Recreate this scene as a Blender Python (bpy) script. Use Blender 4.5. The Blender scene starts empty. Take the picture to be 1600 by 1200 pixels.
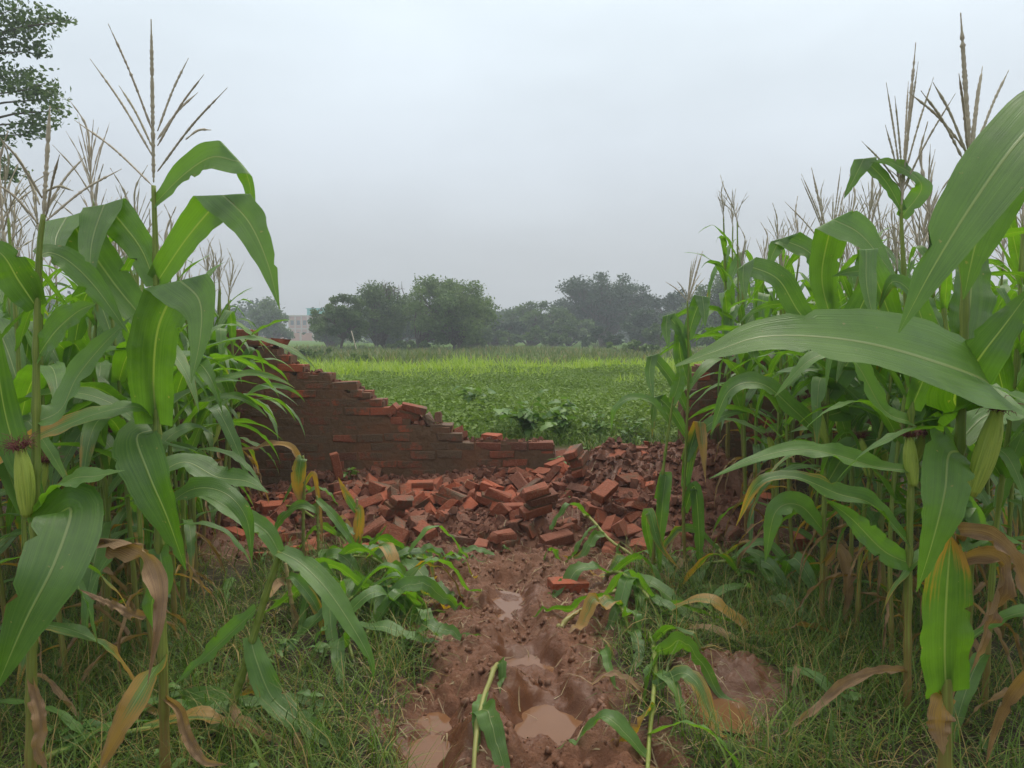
import bpy, bmesh, math, random
import numpy as np
from mathutils import Vector, Matrix, Quaternion

# ------------------------------------------------------------------ camera, sky, sun, exposure
scene = bpy.context.scene
col = scene.collection
CAM_H, FPX, HORIZON = 1.5, 1209.0, 525.0          # the photo is 1600 x 1200
PITCH = math.atan((600.0 - HORIZON) / FPX)
cam_data = bpy.data.cameras.new('camera')
cam_data.sensor_width = 36.0
cam_data.lens = 36.0 * FPX / 1600.0
cam_data.clip_start = 0.05
cam_data.clip_end = 3000.0
cam = bpy.data.objects.new('camera', cam_data)
col.objects.link(cam)
cam.location = (0, 0, CAM_H)
cam.rotation_euler = (math.pi / 2 - PITCH, 0, 0)
scene.camera = cam

SUN_EL, SUN_AZ = math.radians(62), math.radians(28)   # behind thick cloud, high ahead and to the right
world = bpy.data.worlds.new('World')
scene.world = world
world.use_nodes = True
wn, wl = world.node_tree.nodes, world.node_tree.links
wn.clear()
w_out = wn.new('ShaderNodeOutputWorld')
w_bg = wn.new('ShaderNodeBackground')
w_sky = wn.new('ShaderNodeTexSky')
w_sky.sky_type = 'NISHITA'
w_sky.sun_disc = False
w_sky.sun_elevation = SUN_EL
w_sky.sun_rotation = SUN_AZ
w_sky.air_density = 1.5
w_sky.dust_density = 4.0
w_tc = wn.new('ShaderNodeTexCoord')
w_sep = wn.new('ShaderNodeSeparateXYZ')
w_ramp = wn.new('ShaderNodeValToRGB')                  # overcast layer: grey at the horizon, paler overhead
e = w_ramp.color_ramp.elements
# CIE-like overcast: the zenith about three times the horizon; radiance / 1.4, scaled back below
e[0].position, e[0].color = 0.0, (0.276, 0.291, 0.306, 1)
e[1].position, e[1].color = 1.0, (0.93, 0.93, 0.90, 1)
for p, c in ((0.10, (0.306, 0.327, 0.350, 1)), (0.22, (0.378, 0.414, 0.452, 1)), (0.40, (0.475, 0.532, 0.572, 1))):
    k = e.new(p); k.color = c
w_noise = wn.new('ShaderNodeTexNoise')
w_noise.inputs['Scale'].default_value = 1.7
w_noise.inputs['Detail'].default_value = 5.0
w_noise.inputs['Roughness'].default_value = 0.5
w_map = wn.new('ShaderNodeMapping')
w_map.inputs['Scale'].default_value = (1.0, 1.0, 2.6)
w_mr = wn.new('ShaderNodeMapRange')
w_mr.inputs['From Min'].default_value = 0.3
w_mr.inputs['From Max'].default_value = 0.7
w_mr.inputs['To Min'].default_value = 0.87
w_mr.inputs['To Max'].default_value = 1.11
w_mul = wn.new('ShaderNodeVectorMath'); w_mul.operation = 'SCALE'
w_ten = wn.new('ShaderNodeVectorMath'); w_ten.operation = 'SCALE'
w_ten.inputs['Scale'].default_value = 14.0
w_mix = wn.new('ShaderNodeMix'); w_mix.data_type = 'RGBA'
w_mix.inputs['Factor'].default_value = 0.93
wl.new(w_tc.outputs['Generated'], w_sep.inputs[0])
wl.new(w_sep.outputs['Z'], w_ramp.inputs['Fac'])
wl.new(w_tc.outputs['Generated'], w_map.inputs['Vector'])
wl.new(w_map.outputs['Vector'], w_noise.inputs['Vector'])
wl.new(w_noise.outputs['Fac'], w_mr.inputs['Value'])
wl.new(w_ramp.outputs['Color'], w_mul.inputs[0])
wl.new(w_mr.outputs['Result'], w_mul.inputs['Scale'])
wl.new(w_mul.outputs[0], w_ten.inputs[0])
wl.new(w_sky.outputs['Color'], w_mix.inputs['A'])
wl.new(w_ten.outputs[0], w_mix.inputs['B'])
wl.new(w_mix.outputs['Result'], w_bg.inputs['Color'])
w_bg.inputs['Strength'].default_value = 0.1
wl.new(w_bg.outputs[0], w_out.inputs['Surface'])

sun_data = bpy.data.lights.new('sun', 'SUN')
sun_data.energy = 1.5
sun_data.angle = math.radians(18)
sun_data.color = (1.0, 0.93, 0.80)
sun = bpy.data.objects.new('sun', sun_data)
col.objects.link(sun)
sun.rotation_euler = Vector((math.sin(SUN_AZ) * math.cos(SUN_EL), math.cos(SUN_AZ) * math.cos(SUN_EL),
                             math.sin(SUN_EL))).to_track_quat('Z', 'Y').to_euler()

scene.view_settings.view_transform = 'Standard'
scene.view_settings.look = 'None'
scene.view_settings.exposure = 0.40
scene.view_settings.gamma = 1.0
scene.render.engine = 'CYCLES'
cy = scene.cycles
cy.use_denoising = True
cy.max_bounces = 7
cy.diffuse_bounces = 3
cy.glossy_bounces = 2
cy.transmission_bounces = 4
cy.volume_bounces = 0
cy.sample_clamp_indirect = 6.0
cy.use_adaptive_sampling = True
cy.adaptive_threshold = 0.02

# ------------------------------------------------------------------ helpers
def smooth(a, b, x):
    t = np.clip((x - a) / (b - a), 0, 1)
    return t * t * (3 - 2 * t)

def _hash(ix, iy, seed):
    h = (ix.astype(np.int64) * 374761393 + iy.astype(np.int64) * 668265263 + seed * 982451653) & 0xFFFFFFFF
    h = ((h ^ (h >> 13)) * 1274126177) & 0xFFFFFFFF
    h = ((h ^ (h >> 16)) * 2246822519) & 0xFFFFFFFF
    return ((h ^ (h >> 15)) & 0xFFFF) / 65535.0

def vnoise(x, y, seed=0):
    x = np.asarray(x, float); y = np.asarray(y, float)
    ix, iy = np.floor(x), np.floor(y)
    fx, fy = x - ix, y - iy
    fx = fx * fx * fx * (fx * (fx * 6 - 15) + 10); fy = fy * fy * fy * (fy * (fy * 6 - 15) + 10)
    a = _hash(ix, iy, seed); b = _hash(ix + 1, iy, seed); c = _hash(ix, iy + 1, seed); d = _hash(ix + 1, iy + 1, seed)
    return (a * (1 - fx) + b * fx) * (1 - fy) + (c * (1 - fx) + d * fx) * fy - 0.5

def fbm(x, y, scale, octaves=4, seed=0, gain=0.5):
    v, amp, s = 0.0, 1.0, 1.0 / scale
    for o in range(octaves):
        ca, sa = math.cos(0.6 * o), math.sin(0.6 * o)
        v = v + amp * vnoise((x * ca - y * sa) * s + 17.3 * o, (x * sa + y * ca) * s - 9.1 * o, seed + o)
        amp *= gain; s *= 2.03
    return v

_F = np.array([0, math.cos(PITCH), -math.sin(PITCH)]); _U = np.array([0, math.sin(PITCH), math.cos(PITCH)])
def at(px, py, Y):
    """point of the place seen at photo pixel (px, py), Y metres in front of the viewer"""
    d = _F + np.array([1.0, 0, 0]) * ((px - 800) / FPX) + _U * ((600 - py) / FPX)
    d = d * (Y / d[1])
    return np.array([d[0], d[1], CAM_H + d[2]])
def on_ground(px, py, z=0.0):
    d = _F + np.array([1.0, 0, 0]) * ((px - 800) / FPX) + _U * ((600 - py) / FPX)
    s = (z - CAM_H) / d[2]
    return np.array([d[0] * s, d[1] * s, z])

def mesh_np(name, verts, faces, mat=None, uv=None, attrs=None, shade=True):
    """faces: list of int arrays (n,3) / (n,4); uv per vertex; attrs: name -> float per vertex"""
    me = bpy.data.meshes.new(name)
    verts = np.ascontiguousarray(verts, dtype=np.float32)
    faces = [np.asarray(f, dtype=np.int32) for f in (faces if isinstance(faces, (list, tuple)) else [faces])]
    faces = [f for f in faces if len(f)]
    loops = np.concatenate([f.ravel() for f in faces])
    tot = np.concatenate([np.full(len(f), f.shape[1], np.int32) for f in faces])
    start = np.concatenate([[0], np.cumsum(tot)[:-1]]).astype(np.int32)
    me.vertices.add(len(verts)); me.vertices.foreach_set('co', verts.ravel())
    me.loops.add(len(loops)); me.loops.foreach_set('vertex_index', loops)
    me.polygons.add(len(tot)); me.polygons.foreach_set('loop_start', start)
    try: me.polygons.foreach_set('loop_total', tot)
    except Exception: pass
    me.update(calc_edges=True)
    me.polygons.foreach_set('use_smooth', np.full(len(tot), bool(shade)))
    if uv is not None:
        l = me.uv_layers.new(name='UVMap')
        l.data.foreach_set('uv', np.asarray(uv, np.float32)[loops].ravel())
    for k, v in (attrs or {}).items():
        a = me.attributes.new(k, 'FLOAT', 'POINT')
        a.data.foreach_set('value', np.asarray(v, np.float32))
    if mat: me.materials.append(mat)
    me.validate()
    return me

def obj(name, me, parent=None, loc=None, **props):
    o = bpy.data.objects.new(name, me)
    col.objects.link(o)
    if parent is not None: o.parent = parent
    if loc is not None: o.location = loc
    for k, v in props.items(): o[k] = v
    return o
def empty(name, loc, rz=0.0, **props):
    o = obj(name, None, None, loc, **props)
    o.empty_display_size = 0.1
    o.rotation_euler[2] = rz
    return o

def catmull(pts, n):
    P = np.asarray(pts, float)
    P = np.vstack([2 * P[0] - P[1], P, 2 * P[-1] - P[-2]])
    seg = np.linalg.norm(np.diff(P[1:-1], axis=0), axis=1)
    cum = np.concatenate([[0], np.cumsum(seg)])
    out = []
    for s in np.linspace(0, cum[-1], n):
        i = min(int(np.searchsorted(cum, s, side='right') - 1), len(seg) - 1)
        t = (s - cum[i]) / max(seg[i], 1e-9)
        p0, p1, p2, p3 = P[i], P[i + 1], P[i + 2], P[i + 3]
        out.append(0.5 * (2 * p1 + (p2 - p0) * t + (2 * p0 - 5 * p1 + 4 * p2 - p3) * t * t + (3 * p1 - p0 - 3 * p2 + p3) * t ** 3))
    return np.array(out)

def frames(P):
    T = np.gradient(P, axis=0); T /= np.linalg.norm(T, axis=1)[:, None] + 1e-12
    ref = np.array([0, 0, 1.0]) if abs(T[0][2]) < 0.9 else np.array([1.0, 0, 0])
    A = np.cross(T[0], ref); A /= np.linalg.norm(A)
    As = []
    for t in T:
        A = A - t * np.dot(A, t); A /= np.linalg.norm(A) + 1e-12
        As.append(A)
    A = np.array(As)
    return T, A, np.cross(T, A)

def tube(P, R, sides=6, cap=True):
    """verts, quads, tris, uv of a tube along P with radius R"""
    P = np.asarray(P, float); R = np.asarray(R, float) * np.ones(len(P))
    T, A, B = frames(P)
    a = np.linspace(0, 2 * math.pi, sides, endpoint=False)
    V = P[:, None, :] + R[:, None, None] * (np.cos(a)[None, :, None] * A[:, None, :] + np.sin(a)[None, :, None] * B[:, None, :])
    n = len(P)
    i, j = np.meshgrid(np.arange(n - 1), np.arange(sides), indexing='ij')
    q = np.stack([i * sides + j, i * sides + (j + 1) % sides, (i + 1) * sides + (j + 1) % sides, (i + 1) * sides + j], -1).reshape(-1, 4)
    uv = np.stack(np.broadcast_arrays((np.arange(sides) / sides)[None, :], np.linspace(0, 1, n)[:, None]), -1).reshape(-1, 2)
    V = V.reshape(-1, 3)
    tr = []
    if cap:
        V = np.vstack([V, P[0], P[-1]]); uv = np.vstack([uv, [0.5, 0], [0.5, 1]])
        c0, c1 = n * sides, n * sides + 1
        for k in range(sides):
            tr.append((c0, (k + 1) % sides, k)); tr.append((c1, (n - 1) * sides + k, (n - 1) * sides + (k + 1) % sides))
    return V, q, np.array(tr, int).reshape(-1, 3), uv

class MB:
    """collects pieces into one mesh"""
    def __init__(self): self.v, self.q, self.t, self.uv, self.n = [], [], [], [], 0
    def add(self, V, q=None, t=None, uv=None):
        V = np.asarray(V, float)
        self.v.append(V)
        if q is not None and len(q): self.q.append(np.asarray(q) + self.n)
        if t is not None and len(t): self.t.append(np.asarray(t) + self.n)
        self.uv.append(np.zeros((len(V), 2)) if uv is None else uv)
        self.n += len(V)
    def tube(self, P, R, sides=6, cap=True): self.add(*tube(P, R, sides, cap))
    def box(self, c, s, rot=None):
        V = np.array([(x, y, z) for x in (-.5, .5) for y in (-.5, .5) for z in (-.5, .5)]) * np.asarray(s)
        if rot is not None: V = V @ np.asarray(rot).T
        self.add(V + np.asarray(c), [(0, 1, 3, 2), (4, 6, 7, 5), (0, 4, 5, 1), (2, 3, 7, 6), (0, 2, 6, 4), (1, 5, 7, 3)])
    def mesh(self, name, mat=None, shade=True, attrs=None):
        f = []
        if self.q: f.append(np.concatenate(self.q))
        if self.t: f.append(np.concatenate(self.t))
        return mesh_np(name, np.concatenate(self.v), f, mat, np.concatenate(self.uv), attrs, shade)

# ------------------------------------------------------------------ materials
class Nodes:
    def __init__(self, name):
        self.m = bpy.data.materials.new(name); self.m.use_nodes = True
        self.t = self.m.node_tree; self.t.nodes.clear()
    def n(self, typ, out=0, props=None, **inp):
        nd = self.t.nodes.new('ShaderNode' + typ)
        for k, v in (props or {}).items(): setattr(nd, k, v)
        for k, v in inp.items(): self.set(nd, k, v)
        return nd.outputs[out] if out is not None else nd
    def set(self, nd, k, v):
        s = nd.inputs[int(k[1:])] if k[0] == 'i' and k[1:].isdigit() else nd.inputs[k.replace('_', ' ')]
        if isinstance(v, bpy.types.NodeSocket): self.t.links.new(v, s)
        else:
            if s.type == 'RGBA' and len(v) == 3: v = (*v, 1)
            s.default_value = v
    def math(self, op, a, b=0.0, c=None, clamp=False):
        kw = {'i0': a, 'i1': b}
        if c is not None: kw['i2'] = c
        return self.n('Math', 0, {'operation': op, 'use_clamp': clamp}, **kw)
    def mix(self, f, a, b, blend='MIX'):
        nd = self.n('Mix', None, {'data_type': 'RGBA', 'blend_type': blend})
        self.set(nd, 'i0', f); self.set(nd, 'i6', a); self.set(nd, 'i7', b)
        return nd.outputs[2]
    def step(self, x, a, b, lo=0.0, hi=1.0):
        return self.n('MapRange', 0, {'interpolation_type': 'SMOOTHSTEP'}, Value=x, From_Min=a, From_Max=b, To_Min=lo, To_Max=hi)
    def noise(self, scale, detail=3.0, vec=None, rough=0.55, out=0):
        kw = dict(Scale=scale, Detail=detail, Roughness=rough)
        if vec is not None: kw['Vector'] = vec
        return self.n('TexNoise', out, None, **kw)
    def bump(self, h, strength=0.3, dist=0.01):
        return self.n('Bump', 0, None, Height=h, Strength=strength, Distance=dist)
    def pos(self): return self.n('NewGeometry', 0)
    def ocoord(self): return self.n('TexCoord', 3)
    def objattr(self, name): return self.n('Attribute', 2, {'attribute_type': 'OBJECT', 'attribute_name': name})
    def attr(self, name): return self.n('Attribute', 2, {'attribute_name': name})
    def rnd(self): return self.n('ObjectInfo', 5)
    def out(self, shader): 
        o = self.t.nodes.new('ShaderNodeOutputMaterial'); self.t.links.new(shader, o.inputs['Surface']); return self.m
    def principled(self, color, rough=0.7, spec=0.3, normal=None, **kw):
        a = {'Base Color': color, 'Roughness': rough, 'Specular IOR Level': spec}
        nd = self.t.nodes.new('ShaderNodeBsdfPrincipled')
        for k, v in a.items(): self.set2(nd, k, v)
        for k, v in kw.items(): self.set2(nd, k.replace('_', ' '), v)
        if normal is not None: self.t.links.new(normal, nd.inputs['Normal'])
        return nd.outputs[0]
    def set2(self, nd, k, v):
        s = nd.inputs[k]
        if isinstance(v, bpy.types.NodeSocket): self.t.links.new(v, s)
        else: s.default_value = (*v, 1) if (s.type == 'RGBA' and len(v) == 3) else v
    def translucent(self, base, color, fac, normal=None):
        tr = self.n('BsdfTranslucent', 0, None, Color=color)
        return self.n('MixShader', 0, None, i0=fac, i1=base, i2=tr)

M = {}
def mat_corn_leaf():
    k = Nodes('corn_leaf')
    uv = k.n('UVMap', 0)
    sep = k.n('SeparateXYZ', None, None, i0=uv)
    u, v = sep.outputs[0], sep.outputs[1]          # u 0..1 across, v 0..1 along
    au = k.math('ABSOLUTE', k.math('MULTIPLY_ADD', u, 2.0, -1.0))
    oc = k.ocoord()
    n1 = k.noise(9.0, 4.0, oc)
    stretch = k.n('CombineXYZ', 0, None, X=k.math('MULTIPLY', u, 26.0), Y=k.math('MULTIPLY', v, 1.3), Z=k.math('MULTIPLY', k.rnd(), 30.0))
    streak = k.noise(1.0, 3.0, stretch, 0.6)
    g = k.mix(k.step(k.math('ADD', n1, k.math('MULTIPLY', k.rnd(), 0.35)), 0.35, 0.95), (0.062, 0.150, 0.014), (0.130, 0.262, 0.038))
    g = k.mix(k.step(streak, 0.35, 0.75, 0.0, 0.4), g, (0.165, 0.300, 0.058))
    fine = k.noise(1.0, 2.0, k.n('CombineXYZ', 0, None, X=k.math('MULTIPLY', u, 95.0), Y=k.math('MULTIPLY', v, 2.0), Z=k.math('MULTIPLY', k.rnd(), 50.0)), 0.6)
    g = k.mix(k.step(fine, 0.35, 0.65, 0.0, 0.20), g, (0.034, 0.090, 0.012))
    g = k.mix(k.step(k.noise(48.0, 3.0, oc), 0.70, 0.74, 0.0, 0.8), g, (0.30, 0.26, 0.11))
    rib = k.step(au, 0.022, 0.060)
    g = k.mix(rib, (0.25, 0.33, 0.12), g)
    dry = k.objattr('dry')
    n2 = k.noise(5.0, 4.0, oc)
    dm = k.math('ADD', k.math('MULTIPLY', dry, 1.9), k.math('MULTIPLY', v, 0.85))
    dm = k.math('ADD', dm, k.math('MULTIPLY', au, 0.28))
    dm = k.math('ADD', dm, k.math('MULTIPLY', k.math('SUBTRACT', k.math('ADD', n2, streak), 1.0), 0.9))
    dm = k.math('SUBTRACT', dm, 1.36)
    yel = k.step(dm, 0.0, 0.28)
    brn = k.step(dm, 0.30, 0.75)
    g = k.mix(yel, g, (0.42, 0.23, 0.035))
    brown = k.mix(k.step(k.math('MULTIPLY_ADD', fine, 0.6, k.math('MULTIPLY', n1, 0.5)), 0.35, 0.75), (0.13, 0.066, 0.026), (0.37, 0.225, 0.110))
    g = k.mix(brn, g, brown)
    hgt = k.math('ADD', k.math('MULTIPLY_ADD', fine, 0.5, k.math('MULTIPLY', streak, 0.6)), k.math('MULTIPLY', rib, -0.8))
    nrm = k.bump(hgt, 0.5, 0.005)
    rough = k.math('ADD', k.math('MULTIPLY', brn, 0.3), k.step(k.math('ADD', streak, k.math('MULTIPLY', n1, 0.5)), 0.5, 1.0, 0.32, 0.52))
    tl = k.mix(1.0, g, (1.45, 1.60, 0.30), 'MULTIPLY')
    sh = k.principled(g, rough, 0.85, nrm)
    return k.out(k.translucent(sh, tl, k.math('MULTIPLY_ADD', brn, -0.20, 0.47)))
def mat_corn_stalk():
    k = Nodes('corn_stalk')
    uv = k.n('UVMap', 0)
    sep = k.n('SeparateXYZ', None, None, i0=uv)
    u, v = sep.outputs[0], sep.outputs[1]
    st = k.noise(1.0, 3.0, k.n('CombineXYZ', 0, None, X=k.math('MULTIPLY', u, 14.0), Y=k.math('MULTIPLY', v, 9.0), Z=k.math('MULTIPLY', k.rnd(), 20.0)))
    g = k.mix(k.step(st, 0.3, 0.7), (0.11, 0.17, 0.022), (0.22, 0.265, 0.050))
    old = k.step(k.math('ADD', v, k.math('MULTIPLY', st, 0.5)), 0.62, 0.25)
    g = k.mix(old, g, k.mix(st, (0.26, 0.17, 0.045), (0.15, 0.085, 0.036)))
    dry = k.objattr('dry')
    g = k.mix(k.math('MULTIPLY', dry, 0.9), g, (0.33, 0.235, 0.11))
    return k.out(k.principled(g, 0.5, 0.35, k.bump(st, 0.3, 0.004)))
def mat_tassel():
    k = Nodes('corn_tassel')
    n = k.noise(60.0, 2.0, k.ocoord())
    c = k.mix(n, (0.42, 0.36, 0.27), (0.62, 0.55, 0.43))
    c = k.mix(k.math('MULTIPLY', k.rnd(), 0.4), c, (0.27, 0.27, 0.15))
    sh = k.principled(c, 0.8, 0.15)
    return k.out(k.translucent(sh, c, 0.2))
def simple(name, c1, c2, scale=20.0, rough=0.8, spec=0.2, bump=0.3, dist=0.005, detail=4.0, obj_random=0.0, world=False):
    k = Nodes(name)
    v = k.pos() if world else k.ocoord()
    n = k.noise(scale, detail, v)
    c = k.mix(k.step(n, 0.3, 0.7), c1, c2)
    if obj_random: c = k.mix(1.0, c, k.n('CombineColor', 0, None, **{kk: k.math('MULTIPLY_ADD', k.rnd(), obj_random, 1 - obj_random / 2) for kk in ('Red', 'Green', 'Blue')}), 'MULTIPLY')
    return k.out(k.principled(c, rough, spec, k.bump(n, bump, dist) if bump else None))
def foliage(name, c1, c2, c3=None, tl=0.3, rough=0.55, spec=0.3, pitch=0.0):
    """leaves: colour varies by the per-leaf attribute rnd (and straw colour c3 for the highest values)"""
    k = Nodes(name)
    r = k.attr('rnd')
    c = k.mix(r, c1, c2)
    if c3: c = k.mix(k.step(r, 0.80, 0.86), c, c3)
    sh = k.principled(c, rough, spec)
    return k.out(k.translucent(sh, k.mix(1.0, c, (1.2, 1.3, 0.6), 'MULTIPLY'), tl) if tl else sh)
# ------------------------------------------------------------------ the lie of the land
WALL_Y, WALL_T = 6.90, 0.23
FIELD_Z = 0.47

def path_center(y): return 0.06 + 0.05 * np.sin(y * 1.1)
def mudness(x, y):
    """1 on the churned mud track and the rubble apron, 0 on the grass"""
    wob = fbm(x, y, 0.5, 3, 5) * 0.35
    half = 0.54 + 0.14 * smooth(3.2, 4.4, y) + 0.9 * smooth(4.7, 5.5, y)
    d = np.abs(x - path_center(y)) - half + wob
    m = smooth(0.10, -0.10, d)
    px, py = x - 0.90, y - 3.10                                    # trampled hollow right of the track
    m = np.maximum(m, smooth(0.30, 0.18, np.sqrt((px / 1.1) ** 2 + (py / 1.3) ** 2) + wob * 0.5))
    m = np.maximum(m, smooth(5.0, 5.5, y + wob) * smooth(2.3, 1.9, x) * smooth(-2.6, -2.2, x))
    return m

def gully(x, y, pts, w):
    """distance-based trough along a polyline: 1 on it, 0 beyond w"""
    best = np.full(np.shape(x), 9.0)
    for (x0, y0), (x1, y1) in zip(pts[:-1], pts[1:]):
        dx, dy = x1 - x0, y1 - y0
        t = np.clip(((x - x0) * dx + (y - y0) * dy) / (dx * dx + dy * dy), 0, 1)
        best = np.minimum(best, np.hypot(x - x0 - t * dx, y - y0 - t * dy))
    return smooth(w, w * 0.25, best), best

PUDDLES = ((0.14, 3.06, 0.17), (0.075, 3.62, 0.14), (0.0, 4.28, 0.12), (-0.31, 2.78, 0.17), (0.90, 3.05, 0.20))
SILT = 1.0
def terrain(x, y):
    x = np.asarray(x, float); y = np.asarray(y, float)
    mud = mudness(x, y)
    near = smooth(30, 8, y)
    z = fbm(x, y, 1.4, 3, 11) * 0.05 * near
    z = z + mud * (fbm(x, y, 0.28, 4, 21, 0.6) * 0.070 + (np.abs(fbm(x, y, 0.10, 3, 31, 0.65)) - 0.2) * 0.075)
    z = z + (1 - mud) * fbm(x, y, 0.12, 2, 41) * 0.015 * near
    z = z + mud * np.abs(fbm(x, y, 0.045, 2, 33, 0.6)) * 0.030
    wv = fbm(x, y, 0.16, 3, 51)
    xw, yw = x + wv * 0.10, y + fbm(x, y, 0.18, 3, 52) * 0.10
    g, d = gully(xw, yw, [(0.20, 1.5), (0.15, 2.75), (0.13, 3.1), (0.07, 3.65), (0.0, 4.3), (-0.03, 4.75)], 0.15)
    z = z - g * 0.052 + smooth(0.11, 0.0, np.abs(d - 0.21)) * 0.030 * smooth(5.0, 4.4, y)
    g2, d2 = gully(xw, yw, [(-0.33, 1.5), (-0.30, 2.7), (-0.36, 3.1), (-0.40, 3.45)], 0.15)
    z = z - g2 * 0.058 + smooth(0.11, 0.0, np.abs(d2 - 0.20)) * 0.030 * smooth(3.9, 3.4, y)
    for fx, fy, r, dep in ((0.14, 3.05, 0.17, 0.07), (0.075, 3.62, 0.14, 0.06), (0.0, 4.28, 0.13, 0.05), (-0.30, 2.78, 0.15, 0.06), (0.90, 3.06, 0.22, 0.05),
                           (0.45, 3.9, 0.09, 0.04), (-0.2, 4.0, 0.10, 0.035), (0.36, 3.35, 0.10, 0.045), (-0.08, 3.35, 0.09, 0.04), (-0.12, 4.7, 0.09, 0.05), (0.3, 4.45, 0.09, 0.05)):
        dd = np.hypot(xw - fx, (yw - fy) * 0.85)
        z = z - smooth(r, r * 0.35, dd) * dep * 0.62 + smooth(r * 0.6, 0, np.abs(dd - r * 1.25)) * dep * 0.25
    calm = 0.0
    for cx, cy_, r in PUDDLES: calm = np.maximum(calm, smooth(r * 1.5, r * 0.7, np.hypot(x - cx, (y - cy_) * 0.85)))
    # rubble apron rising to the foot of the wall, higher where the bank has slumped
    hx = 0.16 + 0.32 * smooth(0.2, 0.9, x) - 0.16 * smooth(-1.6, -2.6, x) - 0.30 * smooth(1.6, 2.2, x)
    apron = np.maximum(hx, 0.0) * smooth(5.25, 6.8, y) + SILT * smooth(5.3, 5.7, y) * smooth(7.3, 6.9, y) * (0.048 + 0.03 * smooth(0.4, 0.9, x) + 0.12 * np.clip(fbm(x, y, 0.35, 3, 305), -0.2, 0.5)) * smooth(-2.6, -2.2, x) * smooth(2.2, 1.8, x)
    slump = smooth(0.35, 0.75, x) * smooth(1.75, 1.35, x)
    step = smooth(6.94, 7.10, y) * (1 - slump) + smooth(6.35, 7.35, y) * slump
    fz = FIELD_Z + fbm(x, y, 2.5, 3, 61) * 0.10 * smooth(60, 20, y) + 0.0 * y
    z = z - calm * mud * np.abs(fbm(x, y, 0.045, 2, 33, 0.6)) * 0.030 - calm * mud * (np.abs(fbm(x, y, 0.10, 3, 31, 0.65)) - 0.2) * 0.06
    z = (z + apron) * (1 - step) + fz * step
    return z

def axis(parts):
    out = []
    for a, b, s in parts: out.append(np.arange(a, b - 1e-6, s))
    return np.concatenate(out + [[parts[-1][1]]])
gx = np.concatenate([-np.geomspace(6, 600, 26)[::-1], axis([(-5.9, -2.2, 0.07), (-2.2, -0.9, 0.03), (-0.9, 1.3, 0.0125), (1.3, 2.3, 0.03), (2.3, 5.9, 0.07)]), np.geomspace(6, 600, 26)])
gy = np.concatenate([axis([(-8, 1.5, 0.5), (1.5, 2.3, 0.06), (2.3, 5.3, 0.0135), (5.3, 6.9, 0.03), (6.9, 7.4, 0.025), (7.4, 12, 0.12)]), np.geomspace(12.3, 900, 60)])
GX, GY = np.meshgrid(gx, gy)
GZ = terrain(GX, GY)
ny, nx = GX.shape
ii, jj = np.meshgrid(np.arange(ny - 1), np.arange(nx - 1), indexing='ij')
gq = np.stack([ii * nx + jj, ii * nx + jj + 1, (ii + 1) * nx + jj + 1, (ii + 1) * nx + jj], -1).reshape(-1, 4)

def wetness(x, y):
    w = 0.0
    for cx, cy_, r in PUDDLES: w = np.maximum(w, smooth(r * 2.1, r * 0.9, np.hypot(x - cx, (y - cy_) * 0.8) + fbm(x, y, 0.12, 3, 300) * 0.12))
    return np.maximum(w, 0.55 * smooth(0.05, 0.35, fbm(x, y, 0.4, 3, 301)) * mudness(x, y))
def mat_ground():
    k = Nodes('ground_soil')
    p = k.pos()
    mud, green = k.attr('mud'), k.attr('green')
    n1 = k.noise(2.2, 5.0, p); n2 = k.noise(24.0, 7.0, p, 0.72); n3 = k.noise(90.0, 4.0, p, 0.7)
    soil = k.mix(n2, (0.122, 0.049, 0.024), (0.245, 0.112, 0.060))
    soil = k.mix(k.step(n1, 0.42, 0.66), soil, (0.190, 0.080, 0.041))
    soil = k.mix(k.step(n3, 0.60, 0.72), soil, (0.27, 0.135, 0.075))
    red = k.step(k.n('SeparateXYZ', 1, None, i0=p), 4.9, 5.9)
    soil = k.mix(k.math('MULTIPLY', red, 0.7), soil, k.mix(n2, (0.105, 0.038, 0.023), (0.185, 0.074, 0.046)))
    dark = k.mix(n2, (0.026, 0.016, 0.008), (0.060, 0.038, 0.019))
    c = k.mix(mud, dark, soil)
    far = k.mix(k.noise(0.35, 5.0, p), (0.07, 0.13, 0.028), (0.13, 0.20, 0.05))
    c = k.mix(green, c, far)
    wa = k.attr('wet')
    c = k.mix(k.math('MULTIPLY', wa, 0.75), c, k.mix(1.0, c, (0.55, 0.50, 0.46), 'MULTIPLY'))
    wet = k.step(n1, 0.40, 0.62)
    rough = k.math('ADD', k.math('MULTIPLY', wet, 0.30), 0.30)
    rough = k.math('ADD', rough, k.math('MULTIPLY', k.math('SUBTRACT', 1.0, mud), 0.35))
    rough = k.math('MULTIPLY', rough, k.math('MULTIPLY_ADD', wa, -0.55, 1.0))
    h = k.math('ADD', k.math('MULTIPLY', n2, 0.7), k.math('MULTIPLY', n3, 0.3))
    return k.out(k.principled(c, rough, k.math('MULTIPLY_ADD', green, -0.28, 0.28), k.n('Bump', 0, None, Height=h, Distance=0.030, Strength=k.math('MULTIPLY_ADD', wa, -0.6, 1.0))))
GM = mudness(GX, GY) * smooth(7.6, 6.9, GY)
GM = np.maximum(GM, smooth(0.5, 0.8, GX) * smooth(1.7, 1.4, GX) * smooth(7.9, 7.3, GY) * smooth(5.0, 5.4, GY))
GG = smooth(7.2, 8.2, GY + fbm(GX, GY, 0.5, 3, 71) * 0.8)
ground = obj('ground', mesh_np('ground', np.stack([GX, GY, GZ], -1).reshape(-1, 3), gq, mat_ground(), None,
             {'mud': GM.ravel(), 'green': GG.ravel(), 'wet': wetness(GX, GY).ravel()}), kind='structure', label='churned red mud track and rough ground rising to a green field', category='ground')

def ground_at(x, y): return float(terrain(np.array([x]), np.array([y]))[0])
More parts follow.
